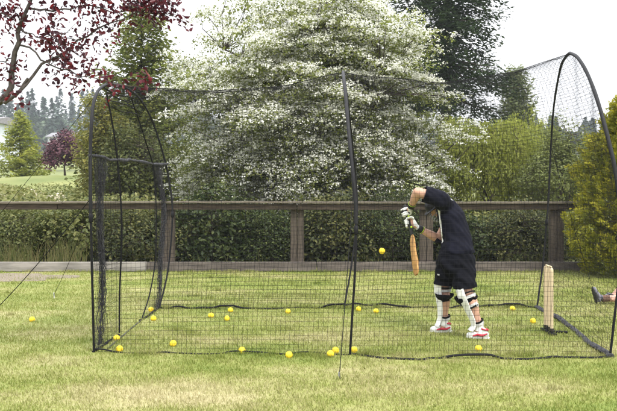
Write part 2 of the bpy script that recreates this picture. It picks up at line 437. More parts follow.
def bush(name, label, cat, c, rad, n_tip, per, spread, leaf, m, bark=BARK, group=None, seed=0, amp=.25, lo=-.25, parent_parts=('crown', 'trunk'), flatn=.6, shell=.55, trunk_r=.05, n_limb=12, droop=0, zbase=None):
    """rounded shrub or tree: crown centre c, radii rad; leaves gathered in clumps at twig tips"""
    c = np.array(c, float); rad = np.array(rad, float)
    zb = ground_h(c[0], c[1]) if zbase is None else zbase
    base = np.array((c[0], c[1], float(zb)))
    t = thing(name, label, cat, base, group)
    D = rdir(n_tip * 2); D = D[D[:, 2] > lo][:n_tip]
    r = lumps(D, 6, amp, seed) * (shell + (1 - shell) * RNG.random(len(D)) ** .5)
    T = c + D * rad * r[:, None]; T[:, 2] = np.maximum(T[:, 2], base[2] + .08)
    mb = MB(); limbs(mb, base - np.array((0, 0, .05)), c + np.array((0, 0, rad[2] * .35)), T, n_limb, trunk_r, seed, rt=max(.006, trunk_r * .14)); mb.build(parent_parts[1], bark, t)
    n = len(T) * per; k = np.repeat(np.arange(len(T)), per)
    clump = RNG.random(len(T))
    P = T[k] + RNG.normal(size=(n, 3)) * np.array(spread)
    P[:, 2] = np.maximum(P[:, 2], base[2] + .02)
    out = D[k]; Nn = unit(out * .7 + np.array((0, 0, .8)) + RNG.normal(size=(n, 3)) * flatn)
    U = unit(np.cross(Nn, RNG.normal(size=(n, 3)))); U[:, 2] -= droop; U = unit(U)
    s = RNG.uniform(.65, 1.25, n)
    leaf_object(parent_parts[0], P, U, Nn, leaf[0] * s, leaf[1] * s, m, t, rnd=RNG.random(n) * .6 + clump[k] * .4, oval=c[1] < 16)
    return t, T, D

# ------------------------------------------------------------------ white-flowering hawthorn
HAW = leafmat('hawthorn_leaf', [(.085, .11, .022), (.14, .17, .036), (.2, .225, .055), (.27, .285, .1)], .6)
PETAL = leafmat('white_petal', [(.6, .61, .48), (.74, .74, .66), (.8, .8, .77)], .4, .6)
def hawthorn():
    c = np.array(at(326, 118, 18.2)); base = np.array((c[0], c[1], float(ground_h(c[0], c[1]))))
    t = thing('hawthorn_tree', 'huge spreading hawthorn tree covered in white blossom behind the middle of the fence', 'tree', base)
    # boughs in layers: each carries a row of flat sprays along its outer half
    nb = 400; E = rdir(nb * 3); E = E[E[:, 2] > -.9][:nb]; E2 = rdir(1500); E2 = E2[(E2[:, 2] < -.2) & (E2[:, 2] > -.95) & (E2[:, 1] < .3)][:95]
    E = np.concatenate([E, E2]); nb = len(E); lr = lumps(E, 7, .11, 5) * RNG.uniform(.78, 1.03, nb)
    ns = 11; kb = np.repeat(np.arange(nb), ns); u = np.tile(np.linspace(.42, 1, ns), nb); D = E[kb]
    rx = np.where(D[:, 0] > 0, 3.15 * (1 - .24 * np.clip(D[:, 2], 0, 1)), 4.1); rad = np.stack([rx, np.full(len(D), 3.0), np.full(len(D), 3.75)], 1)
    H = unit(D * np.array((1, 1, .0)) + 1e-6); lat = np.cross(H, (0, 0, 1.))
    T = c + D * rad * (lr[kb] * u)[:, None] + lat * (RNG.normal(size=(len(D), 1)) * .26) + RNG.normal(size=D.shape) * np.array((.07, .07, .05))
    T[:, 2] += .5 * u * (1 - u) * 1.6 - .3 * (u - .5)
    ok = T[:, 2] > .75; T, D, kb = T[ok], D[ok], kb[ok]
    bough = RNG.random(nb)
    mb = MB(); limbs(mb, base, c + np.array((0, 0, 1.6)), T[::3], 42, .24, 3, rt=.02); mb.build('trunk', DBARK, t)
    m = len(T); Nd = unit(np.array((0, 0, 1.)) + D * np.array((.4, .4, .1)) + RNG.normal(size=(m, 3)) * .18)
    A = unit(np.cross(Nd, RNG.normal(size=(m, 3)))); B = np.cross(Nd, A)
    per = 40; k = np.repeat(np.arange(m), per); q = RNG.random(m * per) ** .55 * RNG.uniform(.24, .44, m)[k]; th = RNG.uniform(0, 6.283, m * per)
    P = T[k] + A[k] * (q * np.cos(th))[:, None] + B[k] * (q * np.sin(th))[:, None] + Nd[k] * RNG.normal(size=(m * per, 1)) * .06
    P[:, 2] -= q * q * .5
    Nn = unit(Nd[k] + RNG.normal(size=P.shape) * .6); U = np.cross(Nn, RNG.normal(size=P.shape)); s = RNG.uniform(.7, 1.3, len(P))
    cl = RNG.random(m)
    leaf_object('crown', P, U, Nn, .068 * s, .05 * s, HAW, t, rnd=RNG.random(len(P)) * .65 + cl[k] * .35)
    # corymbs on top of the sprays, thick on some sprays and sparse on others
    bl = np.clip(RNG.normal(.1, .35, m) + 1.1 * bough[kb] + .18 + .1 * (D[:, 2] > .2), .0, 1.9); cnt = (bl * 24).astype(int)
    k = np.repeat(np.arange(m), cnt); n2 = len(k)
    q = RNG.random(n2) ** .6 * .36; th = RNG.uniform(0, 6.283, n2)
    P = T[k] + A[k] * (q * np.cos(th))[:, None] + B[k] * (q * np.sin(th))[:, None] + Nd[k] * RNG.uniform(.02, .12, (n2, 1)); P[:, 2] -= q * q * .5
    j = np.repeat(np.arange(n2), 4)
    P4 = P[j] + RNG.normal(size=(len(j), 3)) * np.array((.034, .034, .014))
    Nn = unit(Nd[k][j] * .9 + RNG.normal(size=P4.shape) * .55); U = np.cross(Nn, RNG.normal(size=P4.shape)); s = RNG.uniform(.75, 1.3, len(j))
    leaf_object('blossom', P4, U, Nn, (.04) * s, .038 * s, PETAL, t)
hawthorn()

# ------------------------------------------------------------------ conifers
def conifer(name, label, base, H, Rb, m, n_whorl, per_whorl, spray, leaf, per, seed=0, bark=DBARK, z0=.08, pw=.8, droop=.25, tip_up=.12, gap=.12, group=None, up=.0, thick=.1, trunk_r=None, lean=0, hang_down=.15):
    g = np.random.default_rng(seed); base = np.array(base, float)
    t = thing(name, label, 'tree', base, group)
    tr = trunk_r or H * .018
    mb = MB(); tz = np.linspace(0, H, 12); P = base + np.stack([g.normal(size=12) * .01 * H * .3 + lean * tz, g.normal(size=12) * .003 * H, tz], 1); P[0, 2] -= .1
    mb.tube(P, np.linspace(tr, tr * .12, 12), 8)
    CC, UU, clump = [], [], []
    for w in range(n_whorl):
        f = z0 + (1 - z0) * (w + g.uniform(-.3, .3)) / n_whorl
        f = min(max(f, 0.02), .995); zc = H * f
        for _ in range(per_whorl):
            if g.random() < gap: continue
            a = g.uniform(0, 6.283); ln = Rb * (1 - f) ** pw * g.uniform(.6, 1.12) + .04 * Rb
            h = np.array((math.cos(a), math.sin(a), 0)); s = np.linspace(0, 1, 6)
            o = base + np.array((lean * zc, 0, zc))
            B = o + h * (ln * s)[:, None]; B[:, 2] += ln * (up * s - droop * s ** 1.3 + tip_up * s ** 3)
            mb.tube(B, np.linspace(max(tr * .22 * (1 - f) + .004, .004), .003, 6), 4, cap=False)
            n = max(6, int(per * ln / Rb)); u = g.random(n) ** .75
            q = np.stack([np.interp(u, s, B[:, i]) for i in range(3)], 1)
            side = np.cross(h, (0, 0, 1)); wdt = spray * (.35 + .65 * np.sin(np.pi * np.clip(u, .08, .95)))
            off = g.normal(size=n) * .55 * wdt
            q = q + side * off[:, None] + g.normal(size=(n, 3)) * thick * .5; q[:, 2] -= np.abs(off) * .25 + g.random(n) * hang_down
            CC.append(q); UU.append(unit(h * .8 + side * np.sign(off)[:, None] * .8 + np.array((0, 0, up * .8 - .25)) + g.normal(size=(n, 3)) * .35)); clump.append(np.full(n, g.random()))
    mb.build('trunk', bark, t)
    C = np.concatenate(CC); U = np.concatenate(UU); cl = np.concatenate(clump)
    Nn = unit(np.array((0, 0, 1.)) + g.normal(size=C.shape) * .7); s = g.uniform(.6, 1.35, len(C))
    leaf_object('crown', C, U, Nn, leaf[0] * s, leaf[1] * s, m, t, rnd=g.random(len(C)) * .55 + cl * .45)
    return t

CED = leafmat('cedar_green', [(.05, .07, .014), (.1, .125, .024), (.155, .17, .036), (.22, .21, .05)], .5)
FIR = leafmat('fir_green', [(.012, .024, .009), (.026, .044, .015), (.045, .065, .022)], .2, .7, .1)
GOLDF = leafmat('golden_frond', [(.06, .09, .012), (.18, .2, .018), (.33, .31, .022), (.47, .41, .04)], .4)
YGR = leafmat('yellow_green_needle', [(.13, .17, .02), (.23, .26, .035), (.33, .33, .05)], .45)
OLIVE = leafmat('olive_leaf', [(.1, .11, .022), (.18, .18, .038), (.27, .24, .055)], .45)
CYP = leafmat('grey_green_scale', [(.12, .15, .065), (.18, .21, .1), (.25, .27, .14)], .45)

def on(px, D): x = (px - 308.5) * D / FOC; return (x, D, float(ground_h(x, D)))
conifer('cedar_tree', 'tall olive green cedar tree with sky showing through, left of the blossoming hawthorn', on(141, 25), 7.4, 2.75, CED, 46, 7, .5, (.17, .085), 125, 21, z0=.03, pw=.62, droop=.1, tip_up=.25, gap=.1, up=.12, thick=.22)
conifer('fir_tree', 'very tall dark fir tree rising behind the right side of the hawthorn', on(447, 34), 17.5, 3.75, FIR, 44, 8, .7, (.22, .075), 300, 8, z0=.27, pw=.5, droop=.4, tip_up=.15, gap=.16, thick=.3, hang_down=.4, trunk_r=.3)
conifer('cypress_tree', 'slim grey green column shaped cypress right of the dark fir', on(516, 38), 6.4, 1.35, CYP, 40, 7, .3, (.22, .09), 60, 9, pw=.42, droop=-.8, tip_up=.2, up=.4, gap=.1, thick=.14, hang_down=.02)
conifer('small_conifer', 'small yellow green conifer standing on the grassy rise at far left', on(20, 44), 4.3, 2.1, YGR, 26, 7, .4, (.2, .08), 90, 14, z0=.02, pw=.85, droop=.15, tip_up=.2, gap=.06, thick=.14)

# golden conifers at the right end of the fence
def golden(name, label, x, y, H, rx, ry, seed):
    g = np.random.default_rng(seed); base = np.array((x, y, 0.))
    t = thing(name, label, 'tree', base, 'golden conifers at the right end of the fence')
    mb = MB(); n = 2000; D = rdir(n)
    h = g.random(n) ** .9; a = g.uniform(0, 6.283, n)
    prof = np.clip(np.sqrt(np.clip(1 - (h * 1.0) ** 2.3, 0, 1)), .04, 1) * (.82 + .18 * np.minimum(h / .15, 1))
    lump = 1 + .13 * np.sin(3 * a + 5 * h + seed) + .1 * np.sin(5 * a - 9 * h)
    rr = prof * lump * (.55 + .45 * g.random(n) ** .35)
    T = base + np.stack([rx * rr * np.cos(a), ry * rr * np.sin(a), .08 + h * (H - .12)], 1)
    out = np.stack([np.cos(a), np.sin(a), np.zeros(n)], 1)
    limbs(mb, base, base + np.array((0, 0, H * .85)), T[::3], 40, .11, seed, rt=.01); mb.build('trunk', BARK, t)
    per = 62; k = np.repeat(np.arange(n), per); m = n * per
    u = g.random(m); ax = unit(out * .75 + np.array((0, 0, .75)) + g.normal(size=(n, 3)) * .3)
    ln = g.uniform(.18, .34, n); sd = unit(np.cross(ax, g.normal(size=(n, 3))))
    off = g.normal(size=m) * .085 * (1.05 - u)
    P = T[k] + ax[k] * (ln[k] * (u - .35))[:, None] + sd[k] * off[:, None] + g.normal(size=(m, 3)) * .022
    P[:, 2] = np.maximum(P[:, 2], .02)
    U = unit(ax[k] + sd[k] * np.sign(off)[:, None] * .7 + g.normal(size=(m, 3)) * .3); Nn = unit(np.cross(ax, sd)[k] + g.normal(size=(m, 3)) * .5)
    s = g.uniform(.6, 1.3, m); cl = g.random(n)
    leaf_object('crown', P, U, Nn, .062 * s, .027 * s, GOLDF, t, rnd=.12 + .45 * u * g.random(m) + .35 * cl[k] + .12 * g.random(m))
golden('golden_conifer', 'golden yellow conifer bush covering the right end of the fence', 6.15, 12.5, 3.5, 1.36, 1.15, 4)
golden('golden_conifer', 'taller golden conifer at the right edge of the photo, beyond the nearer golden bush', 7.55, 13.6, 4.3, 1.7, 1.4, 5)

# ------------------------------------------------------------------ willow
WIL = leafmat('willow_leaf', [(.18, .215, .036), (.27, .3, .055), (.37, .39, .095)], .62)
def willow(label, px, D, top_py, rx, ry, n, seed):
    g = np.random.default_rng(seed); b = np.array(on(px, D)); top = EYE - (top_py - 184) * D / FOC; H = top - b[2]
    t = thing('willow_tree', label, 'tree', b, 'weeping willows behind the fence')
    d = rdir(n); d[:, 2] = np.abs(d[:, 2]); r = lumps(d, 6, .2, seed) * (.45 + .55 * g.random(n) ** .5)
    T = b + np.array((0, 0, H * .42)) + d * np.array((rx, ry, H * .58)) * r[:, None]
    mb = MB(); limbs(mb, b, b + np.array((.1, 0, H * .62)), T[::2], 26, .12, seed, rt=.012)
    CC, UU, cl = [], [], []
    for i in range(n):
        ln = g.uniform(.5, 1.5); k = int(ln * 34); s = g.random(k)
        outx = d[i] * np.array((1, 1, 0)) * .35
        p = T[i] + outx * (s * ln)[:, None] * (1 - .5 * s[:, None]); p[:, 2] += .12 * np.sin(s * 3) - ln * s ** 1.4
        p += g.normal(size=(k, 3)) * np.array((.055, .055, .03)); p[:, 2] = np.maximum(p[:, 2], b[2] + .03)
        CC.append(p); UU.append(unit(np.array((0, 0, -1.)) + outx + g.normal(size=(k, 3)) * .45)); cl.append(np.full(k, g.random()))
    mb.build('trunk', BARK, t)
    C = np.concatenate(CC); s = g.uniform(.7, 1.3, len(C)); c2 = np.concatenate(cl)
    leaf_object('crown', C, np.concatenate(UU), unit(g.normal(size=C.shape) + np.array((0, -.3, .4))), .12 * s, .036 * s, WIL, t, rnd=g.random(len(C)) * .55 + .45 * c2)
willow('bright yellow green weeping willow directly behind the batter and the fence', 488, 21, 100, 2.0, 1.5, 1000, 31)
willow('lower yellow green willow beside the taller one, reaching toward the golden bush', 540, 23, 126, 1.5, 1.3, 640, 32)

# ------------------------------------------------------------------ shrubs behind the fence
HEDGE = leafmat('shaded_bramble_leaf', [(.016, .028, .009), (.03, .048, .014), (.06, .08, .022), (.15, .17, .05)], .35, .5, .25)  # dark green leaves, coloured darker still to paint in the hedge's shade
HEDGE2 = leafmat('shrub_leaf', [(.03, .045, .012), (.07, .088, .02), (.12, .13, .035), (.17, .17, .055)], .35)
hs = [(-7.6, 'pale green scrub shrub behind the left end of the fence', 1.05, HEDGE2), (-6.2, 'pale green scrub shrub behind the fence near the slanting guy rope', 1.1, HEDGE2),
      (-4.7, 'leafy green shrub behind the fence just left of the cage entrance', 1.0, HEDGE2), (-3.3, 'leafy shrub seen through the cage entrance behind the fence', 1.15, HEDGE2),
      (-2.0, 'dark bramble shrub behind the fence right of the cage entrance', 1.15, HEDGE), (-.75, 'dark bramble shrub behind the fence left of the middle post', 1.2, HEDGE),
      (.55, 'dark bramble shrub behind the fence under the middle hoop', 1.2, HEDGE), (1.75, 'dark bramble shrub behind the fence at the flying ball', 1.2, HEDGE),
      (3.0, 'dark green shrub behind the fence just right of the batter', 1.05, HEDGE), (4.3, 'dark green shrub behind the fence beside the right-hand post', 1.1, HEDGE)]
for i, (x, lab, h, mm) in enumerate(hs):
    h *= (1, .92, 1.06, .9, 1.12, .94, 1.1, 1, .9, 1.08)[i]; lf = (1, .8, 1.2, .9, 1.3, .75, 1.1, .7, 1.25, .85)[i]
    bush('hedge_shrub', lab, 'shrub', (x, 14.65 + .12 * (i % 3), h * .45), (.95, .75, h * .62), int(250 / lf), 26, (.12, .12, .1), (.074 * lf, .04 * lf), mm if i % 3 else leafmat('mixed_leaf', [(.014, .022, .008), (.045, .06, .016), (.1, .105, .03), (.19, .18, .06)], .35), DBARK, 'shrubs along the back of the fence', 40 + i, lo=-.7, trunk_r=.035, zbase=0)
bush('pale_shrub', 'pale green loose shrub between the willow and the golden bush', 'shrub', at(563, 172, 19), (.9, .7, 1.4), 380, 26, (.1, .1, .1), (.08, .045), leafmat('pale_leaf', [(.12, .155, .045), (.19, .22, .07), (.27, .3, .11)], .5), seed=61, lo=-.8)
bush('olive_shrub', 'tall olive yellow shrub behind the cage entrance', 'shrub', at(106, 158, 23), (.78, .8, 1.65), 420, 26, (.13, .13, .12), (.1, .06), OLIVE, seed=62, lo=-.9, trunk_r=.07)
bush('olive_shrub', 'broad olive green shrub under the cedar tree', 'shrub', at(145, 170, 22), (1.5, .9, 1.25), 460, 26, (.13, .13, .12), (.1, .06), leafmat('olive_dark_leaf', [(.05, .065, .016), (.095, .115, .028), (.15, .155, .04)], .4), seed=63, lo=-.9, trunk_r=.07)
bush('purple_shrub', 'round dark purple leaved shrub on the grassy rise at left', 'shrub', at(65, 152, 42), (1.3, 1.0, 1.3), 340, 24, (.16, .16, .14), (.16, .1), leafmat('plum_leaf', [(.035, .012, .018), (.075, .022, .034), (.12, .045, .06)], .2), seed=64, lo=-.6, trunk_r=.06)

# brambles, weeds and tall grass on the bank beyond the fence
def bank():
    n = 90000; x = RNG.uniform(-9.5, 6.5, n) ; y = 15.2 + RNG.random(n) ** 1.3 * 15
    x = x * (y / 17)
    patch = np.sin(x * 1.7 + 1.3 * np.sin(y * .9)) * np.sin(y * 1.1 + x * .6) * .5 + .5
    top = (.3 + .5 * patch + .5 * np.clip((-2 - x) / 3, 0, 1)) * np.clip(1.25 - (y - 15) / 22, .35, 1.2); z = ground_h(x, y) + RNG.random(n) ** .6 * top
    P = np.stack([x, y, z], 1); Nn = unit(np.array((0, -.3, 1)) + RNG.normal(size=P.shape) * .7); U = np.cross(Nn, RNG.normal(size=P.shape)); s = RNG.uniform(.7, 1.4, n)
    o = leaf_object('bramble_bank', P, U, Nn, .11 * s, .065 * s, leafmat('bank_leaf', [(.06, .08, .02), (.11, .13, .03), (.17, .18, .05), (.24, .23, .09)], .35), rnd=.6 * RNG.random(n) + .4 * patch)
    tag(o, 'pale green brambles and weeds covering the bank beyond the fence', 'brambles', kind='stuff')
    n = 420; x = RNG.uniform(-8.2, -5.2, n) * 1.05; y = RNG.uniform(17, 21, n); P = np.stack([x * y / 16, y, ground_h(x * y / 16, y) + RNG.uniform(.7, 1.2, n)], 1)
    j = np.repeat(np.arange(n), 5); P = P[j] + RNG.normal(size=(len(j), 3)) * .05
    o = leaf_object('wild_flowers', P, rdir(len(P)), unit(RNG.normal(size=P.shape) + np.array((0, -.5, 1))), .07, .06, leafmat('cream_floret', [(.4, .34, .2), (.55, .5, .36), (.6, .57, .48)], .3))
    tag(o, 'cream flower heads among the weeds on the left bank', 'flowers', kind='stuff')
    # tall dry grass behind the plinth
    n = 1000; x = np.concatenate([RNG.normal(-6.7, .3, n // 4), RNG.normal(-5.5, .22, n // 4), RNG.normal(-4.6, .2, n // 4), RNG.uniform(-9, 4.8, n // 4)]); n = len(x)
    y = RNG.uniform(13.42, 13.75, n); h = RNG.uniform(.15, .62, n) * np.where(np.arange(n) < 3 * n // 4, 1, .55); a = RNG.uniform(0, 6.283, n); ln = RNG.uniform(.1, .5, n) * h
    b = np.stack([x, y, np.zeros(n)], 1); d = np.stack([np.cos(a), np.sin(a) * .4, np.zeros(n)], 1); sd = np.stack([np.full(n, .004), np.zeros(n), np.zeros(n)], 1)
    mid = b + d * (ln * .35)[:, None]; mid[:, 2] = h * .6; tip = b + d * ln[:, None]; tip[:, 2] = h
    V = np.stack([b - sd, b + sd, mid + sd * .8, mid - sd * .8, mid - sd * .8, mid + sd * .8, tip + sd * .2, tip - sd * .2], 1).reshape(-1, 3)
    me = np_mesh('tall_grass', V, np.arange(len(V)).reshape(-1, 4), attrs={'rnd': np.repeat(RNG.random(n), 2)})
    tag(link('tall_grass', me, leafmat('dry_stem', [(.06, .085, .02), (.11, .115, .036), (.2, .165, .075)], .3)), 'tall half dry grass growing behind the plinth of the fence', 'grass', kind='stuff')
bank()

# ------------------------------------------------------------------ far woodland and houses
def far_wood():
    g = np.random.default_rng(77); CC, UU, LL, rn = [], [], [], []
    for i in range(420):
        y = g.uniform(230, 330); x = g.uniform(-.62, .62) * y; z = float(ground_h(x, y)); con = g.random() < .6
        H = g.uniform(13, 24) if con else g.uniform(9, 14); Rb = H * (.2 if con else .42); n = 330
        H *= 1 - .42 * float(np.clip((x + 40) / 110, 0, 1)); Rb *= 1 - .3 * float(np.clip((x + 40) / 110, 0, 1))
        f = g.random(n) ** (.8 if con else .6); a = g.uniform(0, 6.283, n)
        rr = Rb * ((1 - f) ** .8 if con else np.sqrt(np.clip(1 - (2 * f - .75) ** 2 / 1.6, .02, 1))) * np.sqrt(g.random(n)) * (1 + .25 * np.sin(a * 3 + f * 9))
        CC.append(np.stack([x + rr * np.cos(a), y + rr * np.sin(a), z + H * f], 1)); UU.append(np.stack([np.cos(a), np.sin(a), np.full(n, -.3 if con else .1)], 1))
        LL.append(g.uniform(.7, 1.6, n) * (1 if con else 1.2)); rn.append(np.clip((.15 if con else .65) + .3 * g.random(n) * 1 + .1 * g.normal(), 0, 1) * np.ones(n))
    C = np.concatenate(CC); Ln = np.concatenate(LL)
    o = leaf_object('far_woodland', C, np.concatenate(UU), unit(np.array((0, -.2, 1)) + g.normal(size=C.shape) * .6), Ln, Ln * .7,
                    leafmat('far_leaf', [(.03, .055, .04), (.05, .08, .05), (.09, .13, .06)], .1), rnd=np.concatenate(rn))
    tag(o, 'distant hazy wooded ridge along the horizon', 'woodland', kind='stuff')
far_wood()

def house(label, x, y, w, d, h, roof_h, wallm, roofm, z=None):
    z = float(ground_h(x, y)) if z is None else z
    t = thing('house', label, 'house', (x, y, z))
    m = MB(); m.box((x, y, z + h / 2 - .2), (w, d, h + .4)); m.build('wall', wallm, t, False)
    V = [(x - w / 2 - .3, y - d / 2 - .4, z + h), (x + w / 2 + .3, y - d / 2 - .4, z + h), (x + w / 2 + .3, y + d / 2 + .4, z + h), (x - w / 2 - .3, y + d / 2 + .4, z + h), (x - w / 2 - .3, y, z + h + roof_h), (x + w / 2 + .3, y, z + h + roof_h)]
    V = V + [(a, b, c - .15) for a, b, c in V[:4]]
    m = MB(); m.add(V, [(0, 1, 5, 4), (2, 3, 4, 5), (0, 4, 3), (1, 2, 5), (6, 7, 1, 0), (7, 8, 2, 1), (8, 9, 3, 2), (9, 6, 0, 3), (9, 8, 7, 6)]); m.build('roof', roofm, t, False)
    for dx in (-w * .27, w * .27):
        m = MB()
        for sx in (-.5, .5): m.box((x + dx + sx * 1.1, y - d / 2 - .02, z + h * .55), (.1, .1, 1.2))
        for sz in (-.55, .55): m.box((x + dx, y - d / 2 - .02, z + h * .55 + sz), (1.0, .1, .1))
        f = m.build('window', mat('white_frame', (.75, .75, .75), .5), t, False)
        m = MB(); m.box((x + dx, y - d / 2 - .008, z + h * .55), (1.0, .02, 1.0)); m.build('pane', mat('dark_pane', (.03, .04, .05), .08, spec=.6), f, False)
WALL = mat('pale_render', (.62, .66, .72), .8, .06, 3); ROOF = mat('grey_slate', (.22, .21, .22), .8, .2, 8)
house('white walled house partly hidden at the far left edge', *at(-33, 140, 62)[:2], 6.6, 6, 3.2, .5, WALL, ROOF, z=float(at(0, 160, 62)[2]))
house('low grey roofed house far off among the trees above the purple shrub', *at(66, 140, 125)[:2], 4.2, 6, 1.6, .9, WALL, mat('pale_slate', (.16, .16, .17), .8, .15, 8), z=float(at(0, 147, 125)[2]))

# ------------------------------------------------------------------ purple plum tree at upper left
PLUM = leafmat('plum_red_leaf', [(.022, .005, .011), (.048, .007, .015), (.095, .011, .02), (.22, .02, .026)], .5, .4, .4)
def plum():
    D = 6.1; base = np.array((-4.15, 6.6, 0)); t = thing('plum_tree', 'dark red leaved plum tree overhanging from the upper left corner', 'tree', base)
    g = np.random.default_rng(3); mb = MB()
    fork = at(-60, 92, 6.4)
    mb.tube([base - (0, 0, .1), base + (.05, 0, .8), base + (.0, -.1, 1.5), at(-95, 120, 6.5)], [.12, .095, .08, .07], 10)
    def br(P, r0, r1, n=14, jit=.012):
        P = np.asarray(P, float); tt = np.linspace(0, 1, len(P)); q = np.linspace(0, 1, n)
        C = np.stack([np.interp(q, tt, P[:, i]) for i in range(3)], 1); C = np.concatenate([C[:1], (C[:-2] + 2 * C[1:-1] + C[2:]) / 4, C[-1:]]); C[1:-1] += g.normal(size=(n - 2, 3)) * jit
        mb.tube(C, np.linspace(r0, r1, n) * (.62 if r0 > .025 else .85), 7); return C
    B = []
    B.append(br([at(-95, 120, 6.5), at(-30, 106, 6.3), at(5, 103, 6.1), at(13, 70, 6.1), at(20, 35, 6.05), at(29, 6, 6), at(36, -30, 5.9)], .06, .018, 20))
    br([at(4, 103, 6.1), at(14, 97, 6.1), at(28, 78, 6.1)], .03, .016, 8, .003)
    B.append(br([at(14, 97, 6.1), at(40, 68, 6.15), at(62, 53, 6.2), at(85, 35, 6.2), at(112, 22, 6.2), at(150, 8, 6.25)], .017, .005))
    B.append(br([at(20, 45, 6.05), at(40, 55, 6.0), at(52, 66, 6.0), at(75, 75, 6.0), at(108, 82, 6.0), at(146, 88, 6.0)], .011, .003))
    B.append(br([at(16, 55, 6.1), at(5, 62, 6.1), at(-20, 66, 6.1)], .008, .004))
    B.append(br([at(29, 8, 6), at(55, 12, 6.1), at(85, 6, 6.2), at(125, 12, 6.3), at(170, 14, 6.3)], .012, .004))
    B.append(br([at(22, 30, 6), at(40, 38, 5.9), at(58, 36, 5.9), at(70, 30, 5.9)], .007, .003))
    B.append(br([at(33, -20, 6), at(80, -14, 6.1), at(140, -8, 6.2), at(160, 0, 6.2)], .012, .004))
    B.append(br([at(24, 20, 6), at(8, 14, 6), at(-25, 10, 6)], .008, .004))
    B.append(br([at(-20, 105, 6.2), at(-30, 60, 6.2), at(-50, 10, 6.2), at(-60, -60, 6.2)], .04, .012))
    B.append(br([at(-60, -30, 6.2), at(-10, -55, 6.2), at(60, -60, 6.3), at(120, -45, 6.3)], .014, .005))
    B.append(br([at(-95, 120, 6.5), at(-150, 60, 6.7), at(-190, -20, 7), at(-200, -90, 7)], .06, .012))
    tips = []
    def twigs(C, n, ln, lo=.25):
        for _ in range(n):
            p = C[int(g.uniform(lo, .999) * len(C))]; d = unit(g.normal(size=3) * np.array((1, .8, .8)) + np.array((.35, 0, .0))); q = p + d * g.uniform(.3, 1) * ln
            mb.tube([p, (p + q) / 2 + g.normal(size=3) * .012, q], [.003, .0024, .0014], 4, cap=False); tips.append(q); tips.append((p + q) / 2)
    for i, (n, l, lo) in enumerate(((12, .22, .45), (34, .26, .35), (14, .17, .4), (3, .15, .4), (36, .22, .1), (8, .16, .2), (44, .22, .05), (14, .2, .1), (50, .4, .2), (60, .35, .05), (60, .5, .2))): twigs(B[i], n, l, lo)
    for px, py in ((18, 97), (24, 101), (2, 95), (-3, 76), (145, 88), (142, 84), (130, 90), (0, 72), (16, 103), (60, 80), (68, 52), (90, 60), (98, 74), (84, 70), (56, 78), (145, 78)): tips.append(at(px, py, 6.05))
    T = np.array(tips); k = np.repeat(np.arange(len(T)), 6); P = T[k] + g.normal(size=(len(k), 3)) * .04; s = g.uniform(.55, 1.2, len(k))
    mb.build('trunk', mat('plum_bark', (.065, .054, .05), .85, .4, 30, bump=.4), t)
    Nn = unit(g.normal(size=P.shape) + np.array((0, -.4, .6))); U = unit(np.cross(Nn, g.normal(size=P.shape)) + np.array((.2, 0, -.35)))
    leaf_object('crown', P, U, Nn, .05 * s, .027 * s, PLUM, t, rnd=g.random(len(P)) * .7 + .3 * g.random(len(T))[k], oval=True)
plum()


# ------------------------------------------------------------------ practice net cage
def smooth_curve(P, n):
    P = np.asarray(P, float)
    Q = [P[0]]
    for i in range(len(P) - 1):
        a, b, c, d = P[max(i - 1, 0)], P[i], P[i + 1], P[min(i + 2, len(P) - 1)]
        for t in np.linspace(0, 1, 9)[1:]:
            Q.append(.5 * ((2 * b) + (-a + c) * t + (2 * a - 5 * b + 4 * c - d) * t * t + (-a + 3 * b - 3 * c + d) * t ** 3))
    Q = np.array(Q); s = np.r_[0, np.cumsum(np.linalg.norm(np.diff(Q, axis=0), axis=1))]
    q = np.linspace(0, s[-1], n)
    return np.stack([np.interp(q, s, Q[:, i]) for i in range(3)], 1)

def hoop_curve(pts, apex, n=61):  # rear foot -> apex -> front foot
    P = np.array([at(*p) for p in pts])
    return np.concatenate([smooth_curve(P[:apex + 1], n), smooth_curve(P[apex:], n)[1:]])
HL = hoop_curve([(159, 308.2, 9.26), (168, 270, 9.5), (172.5, 215, 9.65), (169, 180, 9.65), (162, 150, 9.5), (151, 118, 9.2), (138, 97, 8.75), (122, 86, 8.2), (108, 83.5, 7.7), (98, 91, 7.25), (92.5, 110, 6.95), (90.5, 150, 6.75), (90.5, 200, 6.65), (92, 270, 6.7), (94, 352, 6.84)], 8)
HM = hoop_curve([(344, 308, 9.27), (352, 262, 9.5), (357, 215, 9.6), (356, 180, 9.6), (353, 150, 9.4), (349, 112, 9.0), (345, 84, 8.5), (343, 72, 8.0), (344, 80, 7.5), (346, 100, 7.15), (349, 135, 6.85), (353, 175, 6.7), (356, 220, 6.65), (355, 270, 6.65), (352, 320, 6.7), (350, 354.5, 6.74)], 7)
HR = hoop_curve([(537, 308, 9.27), (543, 262, 9.5), (548, 205, 9.55), (551, 145, 9.45), (554, 105, 9.15), (560, 70, 8.7), (565, 58, 8.35), (570, 53, 8.0), (578, 58, 7.6), (588, 75, 7.25), (598, 102, 6.95), (608, 138, 6.75), (616, 175, 6.65), (621, 220, 6.6), (621, 255, 6.6), (617, 295, 6.6), (610, 357, 6.64)], 7)
for Hc in (HL, HM, HR):
    Hc[0, 2] = 0; Hc[-1, 2] = 0

